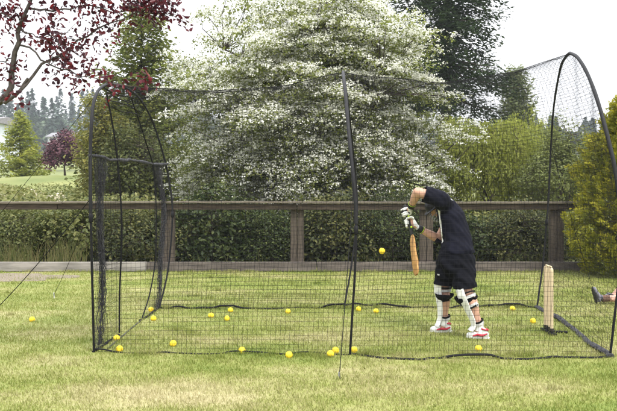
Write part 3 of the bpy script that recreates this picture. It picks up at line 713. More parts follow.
def twine(name, lines, r, m, parent, n=3):
    """lines: list of (k,3) polylines, drawn as thin cords in one netting mesh"""
    by = {}
    for l in lines:
        if len(l) > 1: by.setdefault(len(l), []).append(l)
    VV, FF, off = [], [], 0
    for k, ls in by.items():
        P = np.asarray(ls, float); T = unit(np.gradient(P, axis=1))
        a = np.where(np.abs(T[..., 2:3]) < .8, np.array((0, 0, 1.)), np.array((.6, .8, 0)))
        u = unit(np.cross(T, a)); w = np.cross(T, u)
        ring = np.stack([P + r * (math.cos(t) * u + math.sin(t) * w) for t in np.arange(n) * 2 * math.pi / n], 2)
        mm = len(ls); V = ring.reshape(-1, 3)
        i, j, q = np.meshgrid(np.arange(mm), np.arange(k - 1), np.arange(n), indexing='ij')
        A = (i * k + j) * n; B = (i * k + j + 1) * n; q2 = (q + 1) % n
        F = np.stack([A + q, A + q2, B + q2, B + q], -1).reshape(-1, 4)
        VV.append(V); FF.append(F + off); off += len(V)
    return link(name, np_mesh(name, np.concatenate(VV), np.concatenate(FF), True), m, parent)

CELL, CORD = .045, .00128
cage = thing('practice_net', 'large black netted cricket practice cage on three tall hoops on the lawn', 'net cage', (.4, 8.0, 0))
def bay(A, B, sag, seed):
    g = np.random.default_rng(seed); nv = len(A); length = float(np.mean(np.linalg.norm(B - A, axis=1))); nu = int(length / CELL)
    t = np.linspace(0, 1, nu + 1)[:, None, None]; P = A[None] * (1 - t) + B[None] * t
    v = np.linspace(0, 1, nv); cen = np.stack([P[..., 0], np.full(P.shape[:2], 8.0), np.full(P.shape[:2], .9)], -1)
    inward = unit(cen - P); ph = np.sin(np.pi * v) ** .8
    tt = t[:, :, 0]; s4 = 4 * tt * (1 - tt)
    wob = .014 * (np.sin(9 * tt + 14 * v[None] + seed) + np.sin(17 * tt - 23 * v[None])) * s4
    return P + inward * ((sag * s4 + wob) * ph[None])[..., None]
def bay_lines(P):
    nv = P.shape[1]; out = [P[i] for i in range(P.shape[0])]
    arc = np.mean(np.linalg.norm(np.diff(P, axis=1), axis=2).sum(1)); m = int(arc / CELL); f = np.linspace(0, nv - 1, m + 1)
    i0 = np.minimum(f.astype(int), nv - 2); w = (f - i0)[None, :, None]
    Q = P[:, i0] * (1 - w) + P[:, i0 + 1] * w
    st = np.unique(np.linspace(0, P.shape[0] - 1, 17).astype(int))
    return out + [Q[st, j] for j in range(m + 1)]
BAY1, BAY2 = bay(HL, HM, .13, 1), bay(HM, HR, .19, 2)
twine('netting', bay_lines(BAY1), CORD, TWINE, cage)
twine('netting', bay_lines(BAY2), CORD, TWINE, cage)
# ridge cord the netting is laced on
m = MB()
for Bq in (BAY1, BAY2):
    ridge = Bq[np.arange(Bq.shape[0]), np.argmax(Bq[:, :, 2], axis=1)]; m.tube(ridge[::3], .0035, 6)
m.build('ridge_cord', HEM, cage)

def end_plane(Hc, n_half=61):
    rear, front = Hc[:n_half], Hc[n_half - 1:][::-1]   # both from foot to apex
    zt = Hc[n_half - 1, 2]
    def fn(z):
        zr = np.maximum.accumulate(rear[:, 2]); zf = np.maximum.accumulate(front[:, 2])
        a = np.stack([np.interp(z, zr, rear[:, i]) for i in range(2)], -1); b = np.stack([np.interp(z, zf, front[:, i]) for i in range(2)], -1)
        return a, b
    return fn, zt
def end_net(Hc, keep, bulge=0.0):
    fn, zt = end_plane(Hc); lines = []
    def pos(d, z):
        a, b = fn(z); f = (d - b[..., 1]) / np.maximum(a[..., 1] - b[..., 1], 1e-4)
        x = b[..., 0] + (a[..., 0] - b[..., 0]) * f + bulge * np.sin(np.pi * np.clip(f, 0, 1)) * np.sin(np.pi * np.clip(z / zt, 0, 1)) + .012 * np.sin(7 * d + 5 * z)
        return np.stack([x, d, z], -1), f
    def runs(P, ok):
        i = 0
        while i < len(ok):
            if ok[i]:
                j = i
                while j + 1 < len(ok) and ok[j + 1]: j += 1
                if j > i: lines.append(P[i:j + 1])
                i = j + 1
            else: i += 1
    for z in np.arange(.02, zt - .02, CELL):
        a, b = fn(np.array([z])); d = np.linspace(b[0, 1], a[0, 1], 40); P, f = pos(d, np.full(40, z)); runs(P, keep(d, P[:, 2]))
    for d in np.arange(6.5, 9.8, CELL):
        z = np.linspace(.01, zt - .005, 70); P, f = pos(np.full(70, d), z); runs(P, (f > -.001) & (f < 1.001) & keep(np.full(70, d), z))
    return lines, pos
ln, posR = end_net(HR, lambda d, z: np.ones(len(d), bool), .1)
twine('end_netting', ln, CORD, TWINE, cage)
ZB = 1.86
ln, posL = end_net(HL, lambda d, z: (z > ZB) | (d < 7.62) | (d > 8.84), -.03)
twine('entrance_netting', ln, CORD, TWINE, cage)

# entrance: rolled netting across the opening, gathered curtains, seam tapes
DRAPE = mat('bunched_netting', (.04, .04, .045), .9, .5, 45, bump=.8)
g = np.random.default_rng(5)
d = np.linspace(6.7, 9.62, 30); P = posL(d, np.full(30, ZB))[0]; P[:, 2] += .012 * np.sin(d * 4) + g.normal(size=30) * .004
m = MB(); m.tube(P, .019 + .004 * np.sin(d * 9) + g.normal(size=30) * .003, 8)
m.build('netting_roll', DRAPE, cage)
for k_, (d0, d1, dw) in enumerate(((6.93, 7.02, .13), (9.3, 9.12, .15))):
    lines = []
    for i in range(34):
        a, rr = g.uniform(0, 6.283), math.sqrt(g.random()); z = np.linspace(ZB - .01, .02 if i % 3 else .35, 26); u = (ZB - z) / ZB
        fan = np.clip(1 - (ZB - z) / .42, 0, 1) ** 1.5
        w = dw * .42 * (1 - .25 * np.sin(np.pi * u)) + .2 * fan + .1 * np.clip((u - .75) / .25, 0, 1)
        dd = d0 + (d1 - d0) * u + rr * math.cos(a) * w + .012 * np.sin(z * 22 + i) + (.1 * fan if k_ == 0 else -.12 * fan)
        Pq = posL(dd, z)[0]; Pq[:, 0] += rr * math.sin(a) * .035 + .008 * np.sin(z * 31 + 2 * i); lines.append(Pq)
    for i in range(60):
        z0 = g.uniform(.05, ZB - .05); zz = z0 + np.array((0, .03, -.02, .02)) + g.normal(size=4) * .01; u = (ZB - z0) / ZB
        dd = d0 + (d1 - d0) * u + np.linspace(-1, 1, 4) * dw * .42; Pq = posL(dd, np.clip(zz, .01, 2.5))[0]; Pq[:, 0] += g.normal(size=4) * .02; lines.append(Pq)
    twine('gathered_curtain', lines, .0022, DRAPE, cage, 4)
    z = np.linspace(ZB - .02, .03, 40); dd = d0 + (d1 - d0) * (ZB - z) / ZB + .006 * np.sin(z * 17)
    m = MB(); m.tube(posL(dd, z)[0], .007 + .002 * np.sin(z * 23) + g.normal(size=40) * .001, 8); m.build('curtain_fold', DRAPE, cage)
def strap(P, w, m, name='seam_tape', parent=cage, th=.5):
    mb = MB(); mb.tube(P, w, 6, flat=th); return mb.build(name, m, parent)
strap(smooth_curve([posL(np.array([d_]), np.array([z_]))[0][0] for d_, z_ in ((7.5, 2.55), (7.58, 2.0), (7.6, 1.2), (7.6, .5), (7.62, .02))], 30), .009, HEM)
strap(smooth_curve([posL(np.array([d_]), np.array([z_]))[0][0] for d_, z_ in ((8.45, 2.6), (8.8, 2.1), (8.97, 1.7), (8.95, .8), (8.75, .3), (8.45, .02))], 30), .009, HEM)
for z_, (a_, b_) in zip((2.6, 2.55, 2.49, 2.42), ((7.45, 8.5), (7.5, 8.6), (7.5, 8.75), (7.6, 8.8))):
    dd = np.linspace(a_, b_, 12); strap(posL(dd, z_ + .012 * np.sin(dd * 5 + z_ * 40))[0], .014, SLEEVE, 'top_strap', th=.35)

# hoops, joints
def hoop(Hc, jz, r_lo=.0115, r_hi=.0165):
    n = len(Hc); s = np.r_[0, np.cumsum(np.linalg.norm(np.diff(Hc, axis=0), axis=1))]; s /= s[-1]
    sl = (s > jz) & (s < 1 - jz)
    m = MB(); m.tube(Hc, np.where(sl, r_lo, r_lo), 10); h = m.build('hoop', BLACK, cage)
    idx = np.arange(n)[sl]; m = MB(); m.tube(Hc[sl], np.interp(idx, (0, n * .4, n * .5), (.0125, .0135, r_hi)) + .0008 * np.sin(idx * .9), 10); m.build('pole_sleeve', SLEEVE, h)
    for f in (jz, 1 - jz):
        i = int(np.argmin(abs(s - f))); i = min(max(i, 1), n - 2); T = unit(Hc[i + 1] - Hc[i - 1])
        m = MB(); m.tube([Hc[i] - T * .04, Hc[i] - T * .035, Hc[i] + T * .035, Hc[i] + T * .04], [.015, .02, .02, .015], 10); m.build('pole_joint', BLACK, h)
hoop(HL, .17); hoop(HM, .16, r_hi=.018); hoop(HR, .15, r_hi=.019)

# hems along the ground
def hem(P, name='ground_hem', lift=.018, w=.02, m=HEM, seed=0, flat=.55):
    g = np.random.default_rng(seed); Q = smooth_curve(P, 70); s = np.linspace(0, 1, 70)
    Q[:, 2] = .008 + lift * np.clip(np.sin(s * 9 + seed * 1.7) + .8 * np.sin(s * 21 + 2 * seed) + .3 * np.sin(s * 47 + seed), -.7, 1.3)
    Q[:, 1] += .02 * np.sin(s * 23 + seed); Q[:, 2] = np.maximum(Q[:, 2], .004)
    mb = MB(); mb.tube(Q, w, 8, flat=flat); mb.build(name, m, cage)
def gp(px, py): return at(px, py, EYE * FOC / (py - 184))
hem([HL[-1], gp(160, 353.5), gp(240, 354), HM[-1]], lift=.012, seed=1, w=.013)
hem([HM[-1], gp(385, 358), gp(420, 360.5), gp(440, 358), gp(520, 359), HR[-1]], lift=.02, seed=2)
hem([HL[0], gp(200, 309), gp(270, 309), gp(300, 308), HM[0]], lift=.03, seed=3, w=.022)
hem([HM[0], gp(365, 306), gp(400, 307.5), gp(440, 308), gp(490, 307), HR[0]], lift=.03, seed=4, w=.022)
hem([HL[-1], posL(np.array([7.2]), np.array([.02]))[0][0], posL(np.array([7.6]), np.array([.02]))[0][0]], lift=.004, seed=5, w=.016)
hem([HL[0], gp(150, 315), gp(140, 321)], lift=.004, seed=6, w=.016)
hem([HR[0], gp(556, 318), gp(574, 330), gp(592, 346), HR[-1]], lift=.012, seed=7, w=.034, m=DRAPE, flat=.7)
hem([HL[-1] + (.1, .1, 0), gp(130, 330), gp(141, 321)], lift=.0, seed=8, w=.008, m=DRAPE)

# guy ropes and pegs
def guy(a, b, r=.0035):
    a, b = np.array(a, float), np.array(b, float); b[2] = .05; t = np.linspace(0, 1, 14)[:, None]
    P = a + (b - a) * t; P[:, 2] -= .05 * (4 * t * (1 - t))[:, 0]
    m = MB(); m.tube(P, r, 6)
    for q in (0,): m.ball(P[q], r * 3, 8, 6)
    o = m.build('guy_rope', HEM, cage)
    u = unit(a - b); u[2] = 0; u = unit(u)
    m = MB(); m.tube([b - u * .03 + (0, 0, .02), b + (0, 0, .012), b + u * .05 + (0, 0, -.1)], .006, 6); m.tube([b - u * .03 + (0, 0, .02), b - u * .035 + (0, 0, -.01)], .006, 6); m.build('ground_peg', mat('steel_peg', (.3, .3, .31), .4, metal=.8), o)
guy(at(91, 198, 6.66), (-3.62, 7.92, 0), .004); guy(at(92, 202, 6.66), gp(54, 298), .003); guy(at(99, 91, 7.28), (-4.7, 8.5, 0), .0025)
guy(at(354, 176, 6.7), gp(339.5, 380)); guy(at(551, 146, 9.45), gp(594.5, 297))
guy(at(621, 240, 6.6), gp(640, 372)); 

# ------------------------------------------------------------------ yellow balls
YEL = mat('yellow_rubber', (.74, .53, .03), .6, .16, 28, spec=.25)
ball_me = None
def ball(label, px, py, D=None, z=None):
    global ball_me
    if ball_me is None:
        m = MB(); m.ball((0, 0, 0), .0335, 20, 14)
        P = [((.0337) * math.cos(a) * math.cos(.32 * math.sin(2 * a)), (.0337) * math.sin(a) * math.cos(.32 * math.sin(2 * a)), (.0337) * math.sin(.32 * math.sin(2 * a))) for a in np.linspace(0, 2 * math.pi, 48, endpoint=False)]
        m.tube(P, .0016, 5, closed=True); ball_me = m.mesh('ball'); ball_me.materials.append(YEL)
    o = bpy.data.objects.new('ball', ball_me); COL.objects.link(o)
    p = at(px, py, D) if D else gp(px, py + 3); p = np.array(p)
    if not D: p[2] = .024
    o.location = [float(c) for c in p]; o.rotation_euler = [random.uniform(0, 6) for _ in range(3)]
    tag(o, label, 'ball', 'yellow practice balls')
ball('yellow ball in mid air flying toward the bat', 382, 251, 7.75)
for lab, px, py in (('yellow ball alone on the grass outside the cage at left', 32, 318.5), ('yellow ball against the hem by the left front pole', 116.5, 337.5),
        ('yellow ball nearest the left front pole, just below another at the hem', 119.5, 348.5), ('yellow ball behind the left rear curtain hem, upper of two', 151, 308.5),
        ('yellow ball behind the left rear curtain hem, lower of two', 153.5, 317.5), ('yellow ball alone inside the net, second nearest the left front pole', 173, 343),
        ('yellow ball left of a close pair at the rear hem, left half of the cage', 211, 314.5), ('upper ball of a pair by the rear hem in the left half of the cage', 230.5, 309),
        ('lower ball of a pair by the rear hem in the left half of the cage', 227, 317.5), ('yellow ball just above the front hem in the middle of the left half', 242, 350),
        ('yellow ball lying on the rear hem left of the middle hoop', 288, 310.5), ('yellow ball on the front hem, nearest left of the close pair by the middle hoop', 289, 354.5),
        ('upper ball of the close pair left of the middle front pole', 335.5, 350), ('lower ball of the close pair left of the middle front pole', 330.5, 353.5),
        ('yellow ball touching the middle front pole on its right', 354, 349.5), ('yellow ball by the foot of the middle rear pole', 358.5, 308),
        ('yellow ball on the rear hem right of the middle rear pole', 376, 310), ('yellow ball on the rear hem between the batter and the wicket', 512.5, 307.5),
        ('yellow ball on the grass just left of the wicket', 533, 320), ('yellow ball at the front, below the batter\'s rear foot', 478.5, 348)):
    ball(lab, px, py)

# ------------------------------------------------------------------ wicket
STUMP = mat('pale_stump', (.5, .4, .26), .55, .12, 12, stretch=(6, 6, .5))
w0 = gp(548.5, 332.5)
wk = thing('wicket', 'pale wooden cricket stumps with bails on a spring base in front of the end net', 'wicket', w0)
for i, dy in enumerate((-.1, 0, .1)):
    m = MB(); c = w0 + np.array((0, dy, 0))
    z = np.array((.03, .06, .66, .69, .7, .711)); m.tube([c + (0, 0, q) for q in z], [.017, .018, .0185, .018, .013, .004], 12); m.build('stump', STUMP, wk)
for dy in (-.05, .05):
    m = MB(); c = w0 + np.array((0, dy, .716)); y = np.array((-.05, -.04, -.036, -.03, .02, .026, .03, .05))
    m.tube([c + (0, q, 0) for q in y], [.005, .006, .01, .011, .011, .01, .006, .004], 10); m.build('bail', STUMP, wk)
m = MB(); m.box(w0 + (0, 0, .012), (.07, .34, .02), bev=.004); m.box(w0 + (.11, -.02, .012), (.17, .06, .018), rot=-.2, bev=.004); m.build('base_plate', BLACK, wk)
for dy in (-.1, 0, .1):
    m = MB(); a = np.linspace(0, 12 * math.pi, 60); c = w0 + np.array((0, dy, 0))
    m.tube(np.stack([c[0] + .02 * np.cos(a), c[1] + .02 * np.sin(a), .02 + a * .0012], 1), .003, 5); m.build('spring', BLACK, wk)
m = MB(); m.tube([w0 + (-.055, -.12, .0), w0 + (-.05, -.12, .1)], .007, 8); m.build('ground_spike', BLACK, wk)

# ------------------------------------------------------------------ batter
from mathutils.bvhtree import BVHTree
SKIN = mat('fair_skin', (.5, .29, .21), .55, .08, 25, spec=.35)
SKIN2 = SKIN
NAVY = mat('navy_shirt_cloth', (.006, .0065, .013), .85, .25, 6, spec=.12)
NAVY2 = mat('black_shorts_cloth', (.004, .0045, .008), .8, .25, 6, spec=.12)
WHITE = mat('white_pad_leather', (.74, .74, .72), .6, .05, 20)
GREYW = mat('grey_white_strap', (.5, .5, .5), .7, .1, 30)
RED = mat('red_trim', (.42, .03, .05), .5)
LIME = mat('lime_trim', (.5, .7, .04), .5)

def surf(me):
    bm = bmesh.new(); bm.from_mesh(me); tr = BVHTree.FromBMesh(bm); bm.free()
    def hit(px, py):
        e = Vector((0, 0, EYE)); dd = Vector(((px - 308.5) / FOC, 1, -(py - 184) / FOC)).normalized()
        loc, nrm, _, _ = tr.ray_cast(e, dd); return (np.array(loc), np.array(nrm)) if loc is not None else (None, None)
    return hit
def ribbon(hit, pix, w, m, name, parent, off=.003):
    """thin cloth band sewn onto a garment along points of its surface"""
    C, Nn = [], []
    for p in pix:
        l, n = hit(*p)
        if l is not None: C.append(l + n * off); Nn.append(n)
    C = np.array(C); Nn = np.array(Nn)
    if len(C) > 4: C[1:-1] = (C[:-2] + C[1:-1] + C[2:]) / 3
    T = unit(np.gradient(C, axis=0)); S = unit(np.cross(T, Nn)); V, F = [], []
    for i in range(len(C)):
        for a, b in ((-1, 0), (1, 0), (1, -1.2), (-1, -1.2)): V.append(C[i] + S[i] * w * .5 * a + Nn[i] * off * b)
    for i in range(len(C) - 1):
        for k in range(4): F.append((i * 4 + k, i * 4 + (k + 1) % 4, i * 4 + 4 + (k + 1) % 4, i * 4 + 4 + k))
    mb = MB(); mb.add(V, F); return mb.build(name, m, parent)

def head(mb, c, fwd, up, s=1.0):
    """skull, jaw, nose, ears; returns eye places"""
    fwd, up = unit(fwd), unit(up); fwd = unit(fwd - up * fwd.dot(up)); lf = np.cross(up, fwd); c = np.array(c, float)
    q = lambda f, l, u: c + (fwd * f + lf * l + up * u) * s
    capsule(mb, q(-.03, 0, .03), .088 * s, q(.02, 0, .03), .085 * s)
    capsule(mb, q(.03, 0, .0), .07 * s, q(.05, 0, -.075), .042 * s)
    capsule(mb, q(.09, 0, .005), .012 * s, q(.107, 0, -.025), .016 * s)
    for e in (-1, 1):
        capsule(mb, q(-.01, e * .082, .02), .018 * s, q(-.005, e * .08, -.025), .013 * s)
        capsule(mb, q(.075, e * .03, .028), .016 * s, q(.08, e * .015, .03), .014 * s)
    capsule(mb, q(.085, -.018, -.058), .01 * s, q(.085, .018, -.058), .01 * s)
    return [q(.083, -.03, .01), q(.083, .03, .01)]

def hand_grip(mb, c, axis, wrist, r=.034, fr=.0125, n_sp=.0215, flip=1):
    """palm, four fingers and a thumb closed round a handle at c"""
    axis = unit(axis); w = np.asarray(wrist, float) - c; w0_ = unit(w - axis * w.dot(axis)); s = np.cross(axis, w0_) * flip
    pol = lambda ang, h, rr=r: c + axis * h + (w0_ * math.cos(R(ang)) + s * math.sin(R(ang))) * rr
    for i, h in enumerate((-1.5, -.5, .5, 1.5)):
        k = (.94, 1.0, .97, .82)[i]
        A = [(-12, 1.35), (50 * k, 1.2), (112 * k, 1.02), (170 * k, .95), (215 * k, .95)]
        chain(mb, [(pol(a, h * n_sp, r * q), fr * (1.08 - .06 * j)) for j, (a, q) in enumerate(A)])
    chain(mb, [(pol(-15, -1.2 * n_sp, r * 1.3), .017), (pol(-15, 1.2 * n_sp, r * 1.3), .017)])
    chain(mb, [(pol(-10, -1.0 * n_sp, r * 1.5), .022), (c + w * .75, .024)]); chain(mb, [(pol(-10, 1.0 * n_sp, r * 1.5), .022), (c + w * .75, .024)])
    chain(mb, [(c + w * .7, .026), (np.asarray(wrist, float), .029)])
    chain(mb, [(pol(-35, -2.0 * n_sp, r * 1.4), .016), (pol(-85, -2.5 * n_sp, r * 1.1), .014), (pol(-140, -2.2 * n_sp, r * 1.0), .012)])

def shoe(ground, fwd, name, parent, kk=.77, upper=WHITE, trim=RED, sole=WHITE, up=(0, 0, 1)):
    f = unit(fwd); u = unit(up); g0 = np.array(ground, float); sd = np.cross(u, f)
    q = lambda a, h, l=0: g0 + (f * a + u * h + sd * l) * kk
    mb = MB(); chain(mb, [(q(0, .05), .04 * kk), (q(.08, .052), .042 * kk), (q(.16, .042), .046 * kk), (q(.22, .038), .038 * kk)]); chain(mb, [(q(.0, .06), .04 * kk), (q(.035, .105), .043 * kk)]); chain(mb, [(q(.035, .1), .043 * kk), (q(.13, .06), .04 * kk)])
    me = fuse(mb, name, .007, 5, cuts=[(q(.1, .018), -u, .5)]); o = link(name, me, upper, parent)
    mb = MB(); V = []; n = 24
    for h in (0.0, .012, .024):
        for k in range(n):
            t = 2 * math.pi * k / n; a = .105 + .155 * math.cos(t); w = (.043 + .009 * math.cos(t)) * math.sin(t) * (1.05 if h else .98); V.append(q(a, h, w))
    F = [(i * n + k, i * n + (k + 1) % n, (i + 1) * n + (k + 1) % n, (i + 1) * n + k) for i in range(2) for k in range(n)] + [tuple(range(n))[::-1], tuple(2 * n + k for k in range(n))]
    mb.add(V, F); mb.build('sole', sole, o)
    for e in (-1, 1):
        mb = MB(); mb.tube([q(-.02, .075, e * .037), q(.04, .048, e * .045), q(.11, .055, e * .046), q(.17, .035, e * .048)], [.008, .016, .017, .008], 8, flat=.8); mb.build('side_flash', trim, o)
    mb = MB(); mb.tube([q(.02 + .048 * math.cos(t), .128 + .01 * math.cos(t), .044 * math.sin(t)) for t in np.linspace(0, 2 * math.pi, 20, endpoint=False)], .008, 7, closed=True); mb.build('collar', trim, o)
    return o

def batter():
    root = thing('person', 'batter in black shirt and shorts with white pads, bending over a cricket bat', 'person', at(457, 334, 7.6) * np.array((1, 1, 0)))
    a = at
    hipL, kneeL, ankL = a(448, 251, 7.62), a(443.5, 288, 7.72), a(444.5, 321, 7.76)
    hipR, kneeR, ankR = a(464, 252, 7.56), a(467, 292, 7.46), a(479.5, 326, 7.46)
    pel, waist, chest, upb = a(456.5, 253, 7.6), a(457, 238, 7.62), a(452.5, 220, 7.65), a(446.5, 207.5, 7.68)
    shL, elL, wrL = a(440.5, 199, 7.5), a(417.5, 192, 7.5), a(411.5, 205.5, 7.66)
    shR, elR, wrR = a(454, 212, 7.88), a(438.5, 239, 7.84), a(420, 229, 7.78)
    hd = a(438.5, 206.5, 7.78); HF, HU = np.array((-.75, -.05, -.75)), np.array((-.65, .0, .7))
    hA, hB = a(404.5, 205, 7.80), a(412.0, 235, 7.7)       # bat handle top and bottom
    hax = unit(hB - hA)
    h1, h2 = hA + hax * .085, hA + hax * .205
    mb = MB()
    chain(mb, [(pel, .12), (waist, .11), (chest, .108), (upb, .105)]); chain(mb, [(shL, .07), (upb, .095), (shR, .07)]); chain(mb, [(upb, .07), (hd * .6 + upb * .4, .058), (hd, .06)])
    eyes = head(mb, hd, HF, HU)
    chain(mb, [(shL, .066), ((shL + elL) / 2, .06), (elL, .049)]); chain(mb, [(elL, .049), (elL * .65 + wrL * .35, .049), (wrL, .032)])
    chain(mb, [(shR, .066), ((shR + elR) / 2, .058), (elR, .046)]); chain(mb, [(elR, .046), (elR * .65 + wrR * .35, .048), (wrR, .032)])
    for hp, kn, an in ((hipL, kneeL, ankL), (hipR, kneeR, ankR)):
        chain(mb, [(hp + (.0, 0, -.02), .08), (hp * .5 + kn * .5, .08), (kn, .06)]); dd = unit(an - kn)
        back = unit(np.array((.7, -.4, 0))); cf = kn * .68 + an * .32 + back * .015
        chain(mb, [(kn, .058), (cf, .06), (kn * .3 + an * .7, .044), (an, .037)]); chain(mb, [(an, .037), (an + (-.02, 0, -.06), .036)])
    hand_grip(mb, h1, hax, wrL, fr=.0085, n_sp=.0195, r=.026); hand_grip(mb, h2, hax, wrR, fr=.0085, n_sp=.0195, r=.026, flip=-1)
    body = link('body', fuse(mb, 'body', .0085, 5), SKIN, root)
    for e in eyes: mb = MB(); mb.ball(e, .012, 10, 8); mb.build('eye', mat('dark_eye', (.05, .04, .035), .2), body)
    # shirt
    mb = MB(); chain(mb, [(a(457.5, 251, 7.6), .18), (waist, .152), (chest + (-.008, 0, 0), .144), (upb, .11)]); chain(mb, [(shL, .085), (upb, .11), (shR, .085)])
    chain(mb, [(chest + (.0, 0, .01), .145), (upb + (.0, .0, -.02), .115), (hd * .25 + upb * .75, .075)])
    slE = shL + (elL - shL) * .72; chain(mb, [(shL, .094), (slE, .086), (slE + (elL - shL) * .25, .086)])
    srE = shR + (elR - shR) * .66; chain(mb, [(shR, .088), (srE, .08), (srE + (elR - shR) * .25, .08)])
    me = fuse(mb, 'shirt', .009, 6, cuts=[(slE, unit(elL - shL), .16), (srE, unit(elR - shR), .14), (a(457.5, 252, 7.6), unit(np.array((0.0, 0, -1))), .4)], wrinkle=.0034, seed=1)
    shirt = link('shirt', me, NAVY, root); hs_ = surf(me)
    ribbon(hs_, [(439.0 + .42 * t, 210 + 3.6 * t) for t in np.linspace(0, 9, 40)], .028, WHITE, 'side_stripe', shirt)
    ribbon(hs_, [(450.5, 199), (451.5, 199.6), (452.8, 200.4)], .012, GREYW, 'shirt_badge', shirt)
    # shorts
    mb = MB(); chain(mb, [(a(457, 247, 7.6), .15), (a(456, 263, 7.6), .184)]); chain(mb, [(a(451, 253, 7.62), .11), (a(462, 253, 7.58), .115)])
    eL, eR = a(444.5, 285, 7.68), a(464.5, 287.5, 7.5)
    chain(mb, [(a(449, 258, 7.62), .125), (eL + (0, 0, .06), .108), (eL - (0, 0, .06), .11)]); chain(mb, [(a(463, 258, 7.56), .125), (eR + (0, 0, .06), .122), (eR - (-.01, 0, .06), .128)])
    me = fuse(mb, 'shorts', .009, 6, cuts=[(eL, (-.1, 0, -1), .135), (eR, (.12, 0, -1), .15), (a(457.5, 245.5, 7.6), (0, 0, 1), .3)], wrinkle=.0042, seed=4)
    sh = link('shorts', me, NAVY2, root); h2_ = surf(me)
    ribbon(h2_, [(437.5, 274.5), (438.6, 274.8), (439.8, 275)], .014, GREYW, 'shorts_badge', sh)
    # helmet
    f, u = unit(HF), unit(HU); u = unit(u - f * u.dot(f)); l = np.cross(u, f); q = lambda x, y, z: hd + f * x + l * y + u * z
    mb = MB(); chain(mb, [(q(-.03, 0, .035), .118), (q(.02, 0, .035), .112)]); me = fuse(mb, 'helmet', .008, 4, cuts=[(q(0, 0, -.01), -u + f * .45, .4)])
    hel = link('helmet', me, mat('navy_helmet', (.008, .008, .012), .5, spec=.3), root)
    V = []; n = 14
    for r_, h_ in ((.105, .05), (.17, .04), (.17, .034), (.105, .044)):
        for k in range(n): t = R(-75 + 150 * k / (n - 1)); V.append(q(r_ * math.cos(t), r_ * .95 * math.sin(t), h_))
    F = [(j * n + k, j * n + k + 1, ((j + 1) % 4) * n + k + 1, ((j + 1) % 4) * n + k) for j in range(4) for k in range(n - 1)]
    mb = MB(); mb.add(V, F); mb.build('peak', mat('navy_helmet', (.008, .008, .012)), hel)
    mb = MB()
    for h_ in (-.02, -.05, -.08, -.105): mb.tube([q((.15 - .02 * (h_ < -.09)) * math.cos(t), .125 * math.sin(t), h_) for t in np.linspace(R(-95), R(95), 16)], .004, 6)
    for t in (-60, -20, 20, 60): mb.tube([q(.15 * math.cos(R(t)), .125 * math.sin(R(t)), h_) for h_ in (.01, -.05, -.11)], .0035, 6)
    mb.build('grille', mat('grey_steel', (.25, .25, .26), .35, metal=.7), hel)
    # gloves
    for hh, wr, fl, el in ((h1, wrL, 1, elL), (h2, wrR, -1, elR)):
        mb = MB(); hand_grip(mb, hh, hax, wr, flip=fl, r=.037, fr=.0145); gl = link('batting_glove', fuse(mb, 'batting_glove', .006, 3), WHITE, root)
        dv = unit(el - wr); mb = MB(); mb.tube([wr - dv * .03, wr - dv * .025, wr + dv * .03, wr + dv * .035], [.034, .039, .041, .037], 14); mb.build('cuff', mat('black_cuff', (.015, .015, .016), .7), gl)
        mb = MB(); mb.tube([wr + dv * .022, wr + dv * .023, wr + dv * .028, wr + dv * .029], [.04, .0425, .0425, .04], 14); mb.build('wrist_band', LIME, gl)
        w_ = wr - hh; w_ = unit(w_ - hax * w_.dot(hax)); s_ = np.cross(hax, w_) * fl
        for i, hgt in enumerate((-1.5, -.5, .5, 1.5)):      # sausage padding along the backs of the fingers
            mb = MB()
            for ang in (15, 62):
                e0 = hh + hax * hgt * .0215 + (w_ * math.cos(R(ang)) + s_ * math.sin(R(ang))) * .053; e1 = hh + hax * hgt * .0215 + (w_ * math.cos(R(ang + 32)) + s_ * math.sin(R(ang + 32))) * .05
                capsule(mb, e0, .0105, e1, .0105, 8)
            mb.build('finger_pad', WHITE if i != 1 else mat('black_cuff', (.015,) * 3), gl)
        mb = MB(); e0 = hh + w_ * .065 - hax * .02; capsule(mb, e0, .016, e0 + hax * .04, .016, 8); mb.build('knuckle_pad', mat('black_cuff', (.015,) * 3), gl)
        mb = MB(); mb.ball(hh + hax * .03 + np.array((.012, -.048, -.012)), .017, 12, 8, (.7, .4, .6)); mb.build('glove_badge', LIME, gl)
    # pads
    def pad(an, kn, top, face, name='batting_pad'):
        face = unit(np.array((face[0], face[1], 0.)))
        P = smooth_curve([an + (0, 0, -.055), an + (0, 0, .02), an * .5 + kn * .5, kn, top], 34); s = np.linspace(0, 1, 34); V = []; n = 25
        for i in range(34):
            T = unit(np.gradient(P, axis=0)[i]); fx = unit(face - T * face.dot(T)); sx = np.cross(T, fx)
            r = np.interp(s[i], (0, .06, .16, .5, .62, .7, .78, .85, 1), (.074, .066, .06, .078, .086, .09, .088, .09, .094)) + (.006 * abs(math.sin((s[i] - .56) * 34)) if .56 < s[i] < .82 else 0)
            fwd = np.interp(s[i], (0, .05, .14, .3, 1), (.03, .022, .01, 0, .01)); half = np.interp(s[i], (0, .15, .6, .85, .97, 1), (78, 84, 92, 84, 62, 45))
            ring = []
            for k in range(n):
                t = R(-half + 2 * half * k / (n - 1)); rr = r + .005 * abs(math.cos(t * 4.5)); ring.append(P[i] + fx * (rr * math.cos(t) + fwd) + sx * rr * math.sin(t))
            for k in range(n)[::-1]:
                t = R(-half + 2 * half * k / (n - 1)); rr = r - .022; ring.append(P[i] + fx * (rr * math.cos(t) + fwd) + sx * rr * math.sin(t))
            V += ring
        k2 = 2 * n; F = [(i * k2 + k, i * k2 + (k + 1) % k2, (i + 1) * k2 + (k + 1) % k2, (i + 1) * k2 + k) for i in range(33) for k in range(k2)] + [tuple(range(k2))[::-1], tuple(33 * k2 + k for k in range(k2))]
        mb = MB(); mb.add(V, F); pd = mb.build(name, WHITE, root)
